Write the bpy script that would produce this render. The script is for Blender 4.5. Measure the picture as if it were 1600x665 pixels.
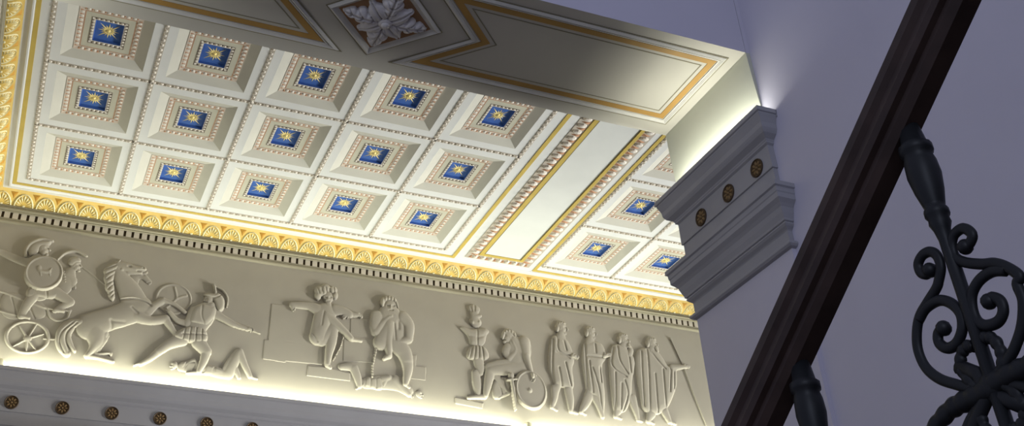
import bpy, math, random
import numpy as np
from mathutils import Vector, Matrix
random.seed(4)
scene = bpy.context.scene
for o in list(bpy.data.objects):
    bpy.data.objects.remove(o)
COL = scene.collection
H0 = 6.5            # ceiling height above the floor of the hall; heights below are given relative to the ceiling

# ------------------------------------------------------------------ camera
cam_data = bpy.data.cameras.new('camera')
cam = bpy.data.objects.new('camera', cam_data)
COL.objects.link(cam)
cam_data.sensor_fit = 'HORIZONTAL'
cam_data.sensor_width = 36.0
cam_data.lens = 1690.25 * 36.0 / 1600.0
cam_data.shift_x = (800.0 - 713.4) / 1600.0          # the photograph is the lower part of a taller frame
cam_data.shift_y = (150.11 - 332.5) / 1600.0
cam_data.clip_start = 0.05
RT = [[0.92842, 0.31121, -0.20292], [-0.37077, 0.7414, -0.55933], [-0.02362, 0.59453, 0.80373]]
rx, fw, up = [Vector([RT[i][k] for i in range(3)]) for k in range(3)]
M = Matrix.Identity(4)
for i in range(3):
    M[i][0] = rx[i]; M[i][1] = up[i]; M[i][2] = -fw[i]
M.translation = Vector((-0.0035, -6.3012, -4.9187 + H0))
cam.matrix_world = M
scene.camera = cam

# ------------------------------------------------------------------ world and lights
scene.view_settings.view_transform = 'Standard'
scene.view_settings.look = 'None'
scene.view_settings.exposure = 0.0
scene.view_settings.gamma = 1.0
scene.view_settings.use_curve_mapping = False
scene.cycles.use_denoising = True
scene.cycles.max_bounces = 6

world = bpy.data.worlds.new('world'); scene.world = world
world.use_nodes = True
bg = world.node_tree.nodes['Background']
bg.inputs['Color'].default_value = (0.70, 0.74, 1.0, 1)     # dim daylight that falls down the stairwell
bg.inputs['Strength'].default_value = 0.40

def area_light(name, loc, target, sx, sy, power, color, spread=180):
    d = bpy.data.lights.new(name, 'AREA'); d.shape = 'RECTANGLE'; d.size = sx; d.size_y = sy
    d.energy = power; d.color = color; d.spread = math.radians(spread)
    o = bpy.data.objects.new(name, d); COL.objects.link(o)
    o.location = (loc[0], loc[1], loc[2] + H0)
    v = Vector(target) - Vector(loc)
    o.rotation_euler = v.to_track_quat('-Z', 'Y').to_euler()
    return o
# unseen key lamp added beyond the pier, shading the coffers from the right
area_light('added_hall_key_light', (15.0, -0.4, -5.6), (2.0, 0.8, -0.3), 1.6, 1.6, 152, (0.98, 1.0, 0.99), 50)
# daylight from the stairwell window, behind and to the left of the camera
area_light('stair_window_light', (-4.5, -13.0, -1.5), (2.5, -1.0, -1.8), 2.0, 2.5, 95, (0.72, 0.80, 1.0), 120)
# unseen lamp added down the hall, raking the frieze for shadows to the left
area_light('added_frieze_rake_light', (14.0, -1.2, -2.4), (0.0, 2.47, -0.85), 0.3, 0.3, 33, (1.0, 0.96, 0.88), 30)
def strip_light(name, loc, sx, sy, power, color):
    o = area_light(name, loc, (loc[0], loc[1], loc[2] + 1), sx, sy, power, color); o.rotation_euler = (math.pi, 0, 0)
# strip lights lying in the gutters on top of the cornices
strip_light('frieze_strip_light', (3.6, 2.418, -1.560), 8.4, 0.03, 74, (0.98, 1.0, 0.82))
strip_light('pier_strip_light', (3.368, -2.03, -1.560), 0.03, 0.86, 6.0, (0.99, 1.0, 0.90))
strip_light('left_pier_strip_light', (-0.60, -2.0, -1.560), 0.03, 0.90, 7.5, (0.99, 1.0, 0.90))

# ------------------------------------------------------------------ helpers
def lin(c):
    c = c / 255.0
    return c / 12.92 if c <= 0.04045 else ((c + 0.055) / 1.055) ** 2.4

MATS = {}
def mat(name, rgb, rough=0.8, metal=0.0, var=0.06, scale=6.0, bump=0.0, spec=0.3):
    if name in MATS: return MATS[name]
    m = bpy.data.materials.new(name); m.use_nodes = True
    nt = m.node_tree; b = nt.nodes['Principled BSDF']
    c = [lin(v) for v in rgb]
    tc = nt.nodes.new('ShaderNodeTexCoord'); nz = nt.nodes.new('ShaderNodeTexNoise')
    nz.inputs['Scale'].default_value = scale; nz.inputs['Detail'].default_value = 5
    nt.links.new(tc.outputs['Object'], nz.inputs['Vector'])
    rp = nt.nodes.new('ShaderNodeValToRGB')
    rp.color_ramp.elements[0].position = 0.3; rp.color_ramp.elements[1].position = 0.7
    rp.color_ramp.elements[0].color = [v * (1 - var) for v in c] + [1]
    rp.color_ramp.elements[1].color = [min(1, v * (1 + var)) for v in c] + [1]
    nt.links.new(nz.outputs['Fac'], rp.inputs['Fac']); nt.links.new(rp.outputs['Color'], b.inputs['Base Color'])
    b.inputs['Roughness'].default_value = rough; b.inputs['Metallic'].default_value = metal
    b.inputs['Specular IOR Level'].default_value = spec
    if bump:
        bp = nt.nodes.new('ShaderNodeBump'); bp.inputs['Strength'].default_value = bump; bp.inputs['Distance'].default_value = 0.01
        n2 = nt.nodes.new('ShaderNodeTexNoise'); n2.inputs['Scale'].default_value = scale * 6
        nt.links.new(tc.outputs['Object'], n2.inputs['Vector']); nt.links.new(n2.outputs['Fac'], bp.inputs['Height'])
        nt.links.new(bp.outputs['Normal'], b.inputs['Normal'])
    MATS[name] = m
    return m

plaster   = mat('wall_plaster', (190, 187, 200), 0.9, var=0.03, scale=1.5, bump=0.05)
frieze_m  = mat('frieze_stucco', (160, 154, 140), 0.85, var=0.04, scale=3)
cream     = mat('ceiling_cream', (213, 214, 210), 0.85, var=0.03, scale=2.5)
white_m   = mat('white_moulding', (208, 208, 202), 0.7, var=0.02)
panel_m   = mat('panel_grey_white', (212, 214, 208), 0.85, var=0.04, scale=3)
stone     = mat('coffer_stone', (194, 192, 180), 0.85, var=0.03)
field_m   = mat('coffer_field', (190, 187, 168), 0.85, var=0.03)
pink_m    = mat('egg_band_pink', (204, 190, 174), 0.8)
egg_m     = mat('egg_cream', (218, 211, 198), 0.7)
dart_m    = mat('dart_terracotta', (184, 140, 108), 0.8)
dash_m    = mat('dash_umber', (104, 92, 78), 0.8)
line_m    = mat('line_olive_grey', (128, 122, 100), 0.8)
blue_m    = mat('panel_blue', (62, 98, 164), 0.7, var=0.15, scale=14)
gold_m    = mat('gilded_star', (236, 216, 142), 0.5, metal=0.15, var=0.08)
ochre     = mat('ochre_band', (188, 158, 78), 0.6, var=0.12, scale=9)
ochre_dk  = mat('ochre_deep', (186, 138, 52), 0.6, var=0.1)
palm_m    = mat('palmette_cream', (222, 214, 170), 0.6, var=0.06)
goldline  = mat('gold_line', (190, 166, 84), 0.6, var=0.08)
gold_band = mat('gold_band', (162, 126, 66), 0.6, var=0.1)
bead_base = mat('bead_base', (180, 171, 156), 0.8)
cornice_m = mat('upper_cornice_stone', (152, 146, 124), 0.8, var=0.06, scale=4)
dentil_m  = mat('dentil_stone', (200, 192, 176), 0.8)
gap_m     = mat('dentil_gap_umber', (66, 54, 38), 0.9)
grey_m    = mat('entablature_grey', (154, 153, 157), 0.75, var=0.04, scale=3, bump=0.04)
bronze    = mat('roundel_bronze', (78, 62, 44), 0.6, metal=0.3, var=0.2, scale=60)
bronze_lt = mat('roundel_relief', (128, 104, 70), 0.55, metal=0.3)
soffit_m  = mat('soffit_cream', (180, 176, 164), 0.85, var=0.03, scale=2)
pier_m    = mat('pier_cream', (188, 189, 172), 0.85, var=0.03, scale=2)
soff_mold = mat('soffit_moulding', (194, 191, 182), 0.8)
rose_bg   = mat('rosette_ground', (150, 116, 84), 0.85, var=0.12, scale=12)
rose_m    = mat('rosette_stucco', (196, 192, 190), 0.8)
rail_wood = mat('handrail_wood', (54, 41, 37), 0.5, var=0.3, scale=20)
iron      = mat('wrought_iron', (24, 26, 29), 0.5, metal=0.1, var=0.15, scale=30)
floor_m   = mat('floor_stone', (104, 94, 86), 0.6)
bulb_m    = mat('lamp_glass', (240, 236, 200), 0.3)

class MB:
    """collects shapes and links them as one mesh object"""
    def __init__(s): s.v = []; s.f = []; s.m = []
    def add(s, vs, fs, mi=0):
        k = len(s.v); s.v += [tuple(p) for p in vs]
        s.f += [tuple(i + k for i in f) for f in fs]; s.m += [mi] * len(fs)
    def box(s, x0, x1, y0, y1, z0, z1, mi=0):
        v = [(x, y, z) for x in (x0, x1) for y in (y0, y1) for z in (z0, z1)]
        s.add(v, [(0, 1, 3, 2), (4, 6, 7, 5), (0, 4, 5, 1), (2, 3, 7, 6), (0, 2, 6, 4), (1, 5, 7, 3)], mi)
    def ring(s, a, b, z0, z1, mi=0, c=(0, 0)):
        """sloping frame between half sizes a at height z0 and b at height z1"""
        v = [(c[0] + sx * h[0], c[1] + sy * h[1], z) for h, z in ((a, z0), (b, z1)) for sx, sy in ((-1, -1), (1, -1), (1, 1), (-1, 1))]
        s.add(v, [(i, (i + 1) % 4, 4 + (i + 1) % 4, 4 + i) for i in range(4)], mi)
    def quad(s, pts, mi=0): s.add(pts, [tuple(range(len(pts)))], mi)
    def strip(s, p, q, mi=0, closed=False):
        n = len(p); v = list(p) + list(q); r = range(n if closed else n - 1)
        s.add(v, [(i, (i + 1) % n, n + (i + 1) % n, n + i) for i in r], mi)
    def dome(s, c, ex, ey, up_, h, mi=0, n=8, rings=2):
        """low half ellipsoid: centre, two half axes (vectors), bulge direction and height"""
        c, ex, ey, up_ = Vector(c), Vector(ex), Vector(ey), Vector(up_)
        v = []; f = []
        for r in range(rings):
            t = r / rings * math.pi / 2
            for k in range(n):
                a = 2 * math.pi * k / n
                v.append(c + (ex * math.cos(a) + ey * math.sin(a)) * math.cos(t) + up_ * h * math.sin(t))
        v.append(c + up_ * h)
        for r in range(rings - 1):
            f += [(r * n + k, r * n + (k + 1) % n, (r + 1) * n + (k + 1) % n, (r + 1) * n + k) for k in range(n)]
        f += [((rings - 1) * n + k, (rings - 1) * n + (k + 1) % n, len(v) - 1) for k in range(n)]
        s.add(v, f, mi)
    def pyramid(s, base, apex, mi=0):
        n = len(base); s.add(list(base) + [apex], [(i, (i + 1) % n, n) for i in range(n)], mi)
    def tube(s, pts, rad, n=10, mi=0, cap=True, flat=1.0):
        pts = [Vector(p) for p in pts]; m = len(pts)
        if not hasattr(rad, '__len__'): rad = [rad] * m
        v = []; prev = None
        for i, p in enumerate(pts):
            t = (pts[min(i + 1, m - 1)] - pts[max(i - 1, 0)]).normalized()
            ref = prev if prev is not None else (Vector((1, 0, 0)) if abs(t.x) < 0.9 else Vector((0, 0, 1)))
            a = (ref - t * ref.dot(t)).normalized(); b = t.cross(a); prev = a
            for k in range(n):
                an = 2 * math.pi * k / n
                v.append(p + a * rad[i] * flat * math.cos(an) + b * rad[i] * math.sin(an))
        f = [(i * n + k, i * n + (k + 1) % n, (i + 1) * n + (k + 1) % n, (i + 1) * n + k) for i in range(m - 1) for k in range(n)]
        if cap: f += [tuple(range(n))[::-1], tuple((m - 1) * n + k for k in range(n))]
        s.add(v, f, mi)
    def lathe(s, c, prof, n=16, mi=0):
        """profile of (radius, z) turned about the vertical through c"""
        v = [(c[0] + r * math.cos(2 * math.pi * k / n), c[1] + r * math.sin(2 * math.pi * k / n), c[2] + z) for r, z in prof for k in range(n)]
        f = [(i * n + k, i * n + (k + 1) % n, (i + 1) * n + (k + 1) % n, (i + 1) * n + k) for i in range(len(prof) - 1) for k in range(n)]
        s.add(v, f, mi)
    def build(s, name, mats, parent=None, smooth=False, loc=(0, 0, 0)):
        if not isinstance(mats, (list, tuple)): mats = [mats]
        me = bpy.data.meshes.new(name); me.from_pydata(s.v, [], s.f)
        for m in mats: me.materials.append(m)
        me.polygons.foreach_set('material_index', s.m)
        if smooth: me.polygons.foreach_set('use_smooth', [True] * len(s.f))
        me.update()
        import bmesh
        bm = bmesh.new(); bm.from_mesh(me); bmesh.ops.recalc_face_normals(bm, faces=bm.faces); bm.to_mesh(me); bm.free()
        o = bpy.data.objects.new(name, me); COL.objects.link(o)
        o.location = loc
        if parent is not None: o.parent = parent
        return o

def tag(o, label=None, cat=None, group=None, kind=None):
    if label: o['label'] = label
    if cat: o['category'] = cat
    if group: o['group'] = group
    if kind: o['kind'] = kind
    return o
def thing(name, loc, label, cat, group=None):
    o = bpy.data.objects.new(name, None); COL.objects.link(o); o.empty_display_size = 0.1
    o.location = (loc[0], loc[1], loc[2])
    return tag(o, label, cat, group)
def structure(o): return tag(o, kind='structure')
def copy_tree(o, parent=None):
    c = o.copy(); COL.objects.link(c)
    if parent is not None: c.parent = parent
    for ch in list(o.children): copy_tree(ch, c)
    return c

def offset_path(path, o, closed=False):
    """path of plan points; offset to its left side by o with mitred corners"""
    n = len(path); out = []
    for i, p in enumerate(path):
        p = Vector(p)
        ns = []
        for a, b in ((i - 1, i), (i, i + 1)):
            if closed: a, b = a % n, b % n
            elif a < 0 or b >= n: continue
            d = (Vector(path[b]) - Vector(path[a])).normalized(); ns.append(Vector((-d.y, d.x)))
        if len(ns) == 1: out.append(p + ns[0] * o)
        else:
            m = (ns[0] + ns[1]).normalized(); out.append(p + m * (o / m.dot(ns[0])))
    return out
def sweep(mb, path, prof, mi=0, z0=0.0):
    rows = [[(q.x, q.y, z0 + z) for q in offset_path(path, o)] for o, z in prof]
    for a, b in zip(rows[:-1], rows[1:]): mb.strip(a, b, mi)


# ------------------------------------------------------------------ the setting
XL, XP, XW, YB, YF, YN, ZS = -0.70, 3.42, 3.445, 2.47, -1.562, -2.454, -1.067
def block(name, x0, x1, y0, y1, z0, z1, m):
    b = MB(); b.box(x0, x1, y0, y1, z0 + H0, z1 + H0); return structure(b.build(name, m))
block('floor', -4, 16, -9.5, 3, -6.7, -6.5, floor_m)
block('wall_back', XL - 0.3, 9.0, YB, YB + 0.3, -6.5, 0.3, frieze_m)
block('wall_left', XL - 0.3, XL, YF, YB, -6.5, 0.3, frieze_m)
block('wall_right', XW, XW + 0.3, -8.5, YN, -6.5, 2.0, plaster)
# the hall's near wall ends in the pier that carries the beam; above the cornice its face leans in a little to the beam
b = MB()
b.box(XP, 9.0, YN, YF, -6.5 + H0, -1.53 + H0)
lo, hi = XP + 0.022, XP - 0.002
prev = None
for k in range(7):
    t = k / 6; z = -1.53 + (1.53 + ZS) * t; x = hi + (lo - hi) * (1 - t) ** 1.5
    if prev: b.quad([(prev[0], YN, prev[1] + H0), (x, YN, z + H0), (x, YF, z + H0), (prev[0], YF, prev[1] + H0)]); \
             b.quad([(prev[0], YF, prev[1] + H0), (x, YF, z + H0), (9, YF, z + H0), (9, YF, prev[1] + H0)]); \
             b.quad([(prev[0], YN, prev[1] + H0), (x, YN, z + H0), (9, YN, z + H0), (9, YN, prev[1] + H0)])
    prev = (x, z)
b.box(XP, 9.0, YN, YF, ZS + H0, 2.0 + H0)
wf = structure(b.build('wall_front', [plaster, pier_m]))
for p in wf.data.polygons:
    if p.center.z > -1.53 + H0 and p.center.z < ZS + H0 + 0.01: p.material_index = 1

# ceiling with square openings for the coffers
CX, CY = 0.75, 0.8478
COFFERS = [(0.75 * i, CY * j, i, j) for j in range(3) for i in range(5)] + \
          [(4.77, CY * j, 5, j) for j in range(3)] + [(5.53, CY * j, 6, j) for j in range(3)]
OA, OB, YO = 0.292, 0.328, 0.016
xs = sorted({XL, 9.0} | {round(c[0] + s * OA, 4) for c in COFFERS for s in (-1, 1)})
ys = sorted({YF, YB} | {round(c[1] + YO + s * OB, 4) for c in COFFERS for s in (-1, 1)})
def in_hole(x, y): return any(abs(x - c[0]) < OA and abs(y - c[1] - YO) < OB for c in COFFERS)
b = MB()
for i in range(len(xs) - 1):
    for j in range(len(ys) - 1):
        if not in_hole((xs[i] + xs[i + 1]) / 2, (ys[j] + ys[j + 1]) / 2):
            b.quad([(xs[i], ys[j], H0), (xs[i + 1], ys[j], H0), (xs[i + 1], ys[j + 1], H0), (xs[i], ys[j + 1], H0)])
b.box(XL, 9.0, YF, YB, H0 + 0.06, H0 + 0.3)
ceiling = structure(b.build('ceiling', cream))

# gilded field lines and bead-and-reel strings on the ceiling
g = MB()
def flat(mb, x0, x1, y0, y1, h, mi=0): mb.box(x0, x1, y0, y1, H0 - h, H0 + 0.002, mi)
YT = -1.5
flat(g, -0.494, -0.460, YT, 2.255, 0.005); flat(g, 3.480, 3.515, YT, 2.255, 0.005); flat(g, -0.460, 3.480, 2.222, 2.255, 0.005)
flat(g, 4.335, 4.368, YT, 2.255, 0.005); flat(g, 4.368, 9.0, 2.222, 2.255, 0.005)
g.build('gold_line', goldline, ceiling)
bd = MB()
def bead_line(mb, p, q, w=0.034):
    p, q = Vector(p), Vector(q); L = (q - p).length; d = (q - p) / L; n = Vector((-d.y, d.x))
    c = [p + n * w / 2, q + n * w / 2, q - n * w / 2, p - n * w / 2]
    mb.add([(v.x, v.y, H0 - 0.003) for v in c] + [(v.x, v.y, H0 + 0.002) for v in c], [(0, 1, 2, 3), (0, 1, 5, 4), (1, 2, 6, 5), (2, 3, 7, 6), (3, 0, 4, 7)], 0)
    k = int(L / 0.056)
    for i in range(k):
        c = p + d * ((i + 0.5) * L / k)
        mb.dome((c.x, c.y, H0 - 0.003), tuple(d * 0.014) + (0,), tuple(n * 0.013) + (0,), (0, 0, -1), 0.010, 1, 6, 2)
        for s in (-0.024, -0.019):
            e = c + d * s
            mb.add([(v.x, v.y, H0 - 0.010) for v in (e + d * 0.0016 + n * 0.012, e + d * 0.0016 - n * 0.012, e - d * 0.0016 - n * 0.012, e - d * 0.0016 + n * 0.012)] +
                   [(v.x, v.y, H0) for v in (e + d * 0.0016 + n * 0.012, e + d * 0.0016 - n * 0.012, e - d * 0.0016 - n * 0.012, e - d * 0.0016 + n * 0.012)],
                   [(0, 1, 2, 3), (0, 1, 5, 4), (1, 2, 6, 5), (2, 3, 7, 6), (3, 0, 4, 7)], 1)
for i in range(6): bead_line(bd, (-0.375 + CX * i, -0.5), (-0.375 + CX * i, 2.135))
for j in range(3): bead_line(bd, (-0.375, CY * (j + 0.5) + YO), (3.375, CY * (j + 0.5) + YO))
for x in (4.395, 5.15, 5.91): bead_line(bd, (x, -0.5), (x, 2.135))
for j in range(3): bead_line(bd, (4.395, CY * (j + 0.5) + YO), (6.4, CY * (j + 0.5) + YO))
bd.build('bead_moulding', [bead_base, egg_m], ceiling)

# ------------------------------------------------------------------ painted cornice round the hall: palmettes and dentils
PATH = [(XL, YF), (XL, YB), (9.0, YB)][::-1]       # room lies to its left
cor = thing('palmette_cornice', (3.0, YB, H0 - 0.27), 'ochre cornice with a row of cream palmettes above dentils, round the edge of the coffered ceiling', 'cornice')
def cpart(name, mb, m, **k): 
    o = mb.build(name, m, cor, **k); o.location = (-3.0, -YB, -(H0 - 0.27)); return o
b = MB(); sweep(b, PATH, [(0.205, 0.0), (0.204, -0.012), (0.197, -0.018), (0.186, -0.018), (0.180, -0.010), (0.172, -0.004), (0.150, -0.003), (0.136, -0.005)], 0, H0)
cpart('white_moulding', b, white_m, smooth=True)
def ovolo(t): return 0.137 - 0.105 * t, -0.005 - 0.103 * math.sin(t * math.pi / 2) ** 0.9
b = MB(); sweep(b, PATH, [ovolo(k / 10) for k in range(11)], 0, H0)
cpart('palmette_band', b, ochre, smooth=True)
b = MB()
SP = 0.178
def pal(s, t, lift, seg):
    o, z = ovolo(min(max(t, 0.0), 1.0)); o += lift * 0.55; z -= lift * 0.85
    return (s, YB - o, z + H0) if seg == 0 else (XL + o, s, z + H0)
def palmette(s0, seg):
    n = 11; outl = []
    for k in range(n):
        a = math.pi * k / (n - 1)
        outl.append((s0 + 0.084 * math.cos(a), 0.93 - 0.80 * math.sin(a) ** 0.8))
    inn = [(s0 + (s - s0) * 0.78, t + 0.06 if 0 < k < n - 1 else t) for k, (s, t) in enumerate(outl)]
    mid = [((a[0] + c[0]) / 2, (a[1] + c[1]) / 2) for a, c in zip(outl, inn)]
    o0 = [pal(*p, -0.002, seg) for p in outl]; m0 = [pal(*p, 0.007, seg) for p in mid]; i0 = [pal(*p, -0.002, seg) for p in inn]
    b.strip(o0, m0, 0); b.strip(m0, i0, 0)
    for k in range(9):
        a = math.radians(-84 + 21 * k); L = 0.70 - 0.08 * abs(k - 4) / 4
        def at(r, w):
            ds = r * math.sin(a) * 0.112 + w * math.cos(a); dt = -r * math.cos(a) + w * math.sin(a) * 6
            return s0 + ds, 0.86 + dt
        base = [pal(*at(0.18, 0), -0.001, seg), pal(*at(L * 0.8, 0.0085), -0.001, seg), pal(*at(L, 0), -0.001, seg), pal(*at(L * 0.8, -0.0085), -0.001, seg)]
        b.pyramid(base, pal(*at(L * 0.75, 0), 0.008, seg))
    c = Vector(pal(s0, 0.88, 0.0, seg)); e = Vector(pal(s0 + 0.013, 0.88, 0, seg)) - c; f = Vector(pal(s0, 0.79, 0, seg)) - c
    b.dome(c, e, f, (0, -0.5, -0.8) if seg == 0 else (0.5, 0, -0.8), 0.008, 0, 8, 2)
    # deep ochre dart between two arches
    t0 = [pal(s0 + SP / 2 - 0.03, 0.10, 0.001, seg), pal(s0 + SP / 2 + 0.03, 0.10, 0.001, seg), pal(s0 + SP / 2, 0.42, 0.001, seg)]
    b.pyramid(t0, pal(s0 + SP / 2, 0.2, 0.004, seg), 1)
x = XL + 0.15
while x < 8.9: palmette(x, 0); x += SP
y = YB - 0.15 - SP
while y > -0.9: palmette(y, 1); y -= SP
cpart('palmette_ornament', b, [palm_m, ochre_dk])
b = MB()
sweep(b, PATH, [(0.036, -0.108), (0.036, -0.122), (0.03, -0.124), (0.03, -0.132), (0.042, -0.136), (0.042, -0.148), (0.03, -0.152), (0.03, -0.163), (0.0, -0.164)], 0, H0)
sweep(b, PATH, [(0.0, -0.218), (0.012, -0.219), (0.012, -0.228), (0.008, -0.231), (0.008, -0.242), (0.018, -0.245), (0.016, -0.256), (0.008, -0.262), (0.0, -0.268)], 0, H0)
cpart('fascia_moulding', b, cornice_m)
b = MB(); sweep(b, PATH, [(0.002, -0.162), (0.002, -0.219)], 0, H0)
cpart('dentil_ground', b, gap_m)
b = MB(); DS = 0.0672
x = XL + 0.06
while x < 8.9: b.box(x, x + 0.045, YB - 0.014, YB + 0.001, H0 - 0.2185, H0 - 0.162); x += DS
y = YB - 0.11
while y > -1.0: b.box(XL - 0.001, XL + 0.014, y, y + 0.047, H0 - 0.2185, H0 - 0.162); y -= DS
cpart('dentil_course', b, dentil_m)

# ------------------------------------------------------------------ grey entablature, same mouldings on the back wall and on the pier
CROWN = [(0.004, -1.575), (0.085, -1.575), (0.088, -1.53), (0.100, -1.53), (0.100, -1.556), (0.092, -1.560), (0.092, -1.568), (0.085, -1.585), (0.075, -1.612), (0.072, -1.640), (0.066, -1.652),
         (0.058, -1.664), (0.044, -1.674), (0.030, -1.684), (0.028, -1.690)]
BAND = [(0.028, -1.690), (0.024, -1.696), (0.024, -1.704), (0.012, -1.712), (0.012, -1.850), (0.003, -1.852), (0.003, -1.863)]
CAPITAL = [(0.003, -1.863), (0.003, -1.930), (0.010, -1.934), (0.010, -1.955), (0.004, -1.96), (0.004, -1.985), (0.03, -1.990), (0.100, -2.000), (0.100, -2.024), (0.090, -2.030), (0.088, -2.054), (0.084, -2.060), (0.084, -2.088), (0.076, -2.096),
           (0.066, -2.106), (0.054, -2.122), (0.046, -2.150), (0.036, -2.176), (0.034, -2.188), (0.026, -2.192), (0.030, -2.202), (0.022, -2.212), (0.008, -2.224), (0.004, -2.230), (0.004, -2.290),
           (0.018, -2.294), (0.028, -2.304), (0.028, -2.314), (0.018, -2.324), (0.0, -2.330)]
def roundel(parent, c, ax, out):
    """bronze rosette disc: centre, direction along the band, direction out of the wall"""
    c, ax, out = Vector(c), Vector(ax), Vector(out); u = Vector((0, 0, 1))
    b = MB(); R = 0.053
    def P(r, a, h): return c + ax * r * math.cos(a) + u * r * math.sin(a) + out * h
    n = 24; A = [2 * math.pi * k / n for k in range(n)]
    rows = [[P(r, a, h) for a in A] for r, h in ((R, -0.002), (R, 0.006), (R * 0.93, 0.009), (R * 0.86, 0.006), (R * 0.84, 0.003), (0.0001, 0.003))]
    for p, q in zip(rows[:-1], rows[1:]): b.strip(p, q, 0, True)
    for k in range(8):
        a = 2 * math.pi * k / 8
        b.dome(P(R * 0.52, a, 0.003), ax * math.cos(a) * R * 0.26 + u * math.sin(a) * R * 0.26, (-ax * math.sin(a) + u * math.cos(a)) * R * 0.15, out, 0.006, 1, 8, 2)
    b.dome(P(0, 0, 0.003), ax * R * 0.17, u * R * 0.17, out, 0.009, 1, 10, 2)
    o = b.build('roundel', [bronze, bronze_lt], parent)
    return o
def entablature(root, path, off):
    for name, prof in (('crown_moulding', CROWN), ('roundel_band', BAND), ('capital_moulding', CAPITAL)):
        b = MB(); sweep(b, path, prof, 0, H0); o = b.build(name, grey_m, root); o.location = off
wc = thing('wall_entablature', (3.0, YB, H0 - 2.33), 'grey moulded entablature with a row of bronze roundels below the glowing relief frieze', 'cornice')
off = (-3.0, -YB, -(H0 - 2.33))
entablature(wc, PATH, off)
x = -0.115
while x < 6.5:
    roundel(wc, (x, YB - 0.012, H0 - 1.781), (1, 0, 0), (0, -1, 0)).location = off; x += 0.3755
pc = thing('pier_entablature', (XP, -2.0, H0 - 2.33), 'grey moulded capital with three bronze roundels on the pier under the end of the beam', 'cornice')
off = (-XP, 2.0, -(H0 - 2.33))
entablature(pc, [(XW - 0.001, YN), (XP, YN), (XP, YF), (XP + 0.9, YF)], off)
for y in (-1.786, -2.07, -2.345): roundel(pc, (XP - 0.012, y, H0 - 1.789), (0, -1, 0), (-1, 0, 0)).location = off
# end plate closing the gutter where the capital meets the right-hand wall
b = MB(); b.box(XW - 0.004, XW, YN - 0.1, YN, H0 - 1.575, H0 - 1.53); o = b.build('gutter_end', grey_m, pc); o.location = off

# two little round lamps standing in the gutter under the frieze
for x, lab in ((-0.262, 'small round white lamp peeping over the entablature at the far left below the chariot'), (4.262, 'small round white lamp peeping over the entablature below the oval shield')):
    t = thing('gutter_lamp', (x, 2.41, H0 - 1.575), lab, 'lamp', 'lamps in the gutter under the frieze')
    b = MB(); b.lathe((0, 0, 0), [(0.001, 0.0), (0.03, 0.0), (0.03, 0.02), (0.02, 0.03)], 16); b.build('lamp_base', white_m, t)
    b = MB(); b.lathe((0, 0, 0.065), [(0.045 * math.cos(math.radians(a)) + 1e-4, 0.045 * math.sin(math.radians(a))) for a in range(-90, 91, 15)], 20); b.build('bulb', bulb_m, t, smooth=True)

# ------------------------------------------------------------------ coffers
def egg_row(mb, p, q, w, z, n, he, egg=1, dart=2):
    """eggs with darts between them along p-q (plan), w wide"""
    p, q = Vector(p), Vector(q); L = (q - p).length; d = (q - p) / L; nn = Vector((-d.y, d.x))
    for i in range(n):
        c = p + d * ((i + 0.5) * L / n)
        mb.dome((c.x, c.y, z), tuple(d * L / n * 0.30) + (0,), tuple(nn * w * 0.40) + (0,), (0, 0, -1), he, egg, 8, 2)
    for i in range(n + 1):
        c = p + d * (i * L / n); hw = L / n * 0.24
        t = [c + nn * w * 0.46 - d * hw, c + nn * w * 0.46 + d * hw, c - nn * w * 0.34]
        mb.pyramid([(v.x, v.y, z - 0.0005) for v in t], (c.x, c.y, z - he * 0.6), dart)
def egg_frame(mb, a, bb, z, nx, ny, he):
    mx, my = (a[0] + bb[0]) / 2, (a[1] + bb[1]) / 2; w = a[0] - bb[0]
    egg_row(mb, (-bb[0], -my), (bb[0], -my), -w, z, nx, he); egg_row(mb, (bb[0], my), (-bb[0], my), -w, z, nx, he)
    egg_row(mb, (mx, -bb[1]), (mx, bb[1]), -w, z, ny, he); egg_row(mb, (-mx, bb[1]), (-mx, -bb[1]), -w, z, ny, he)
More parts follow.
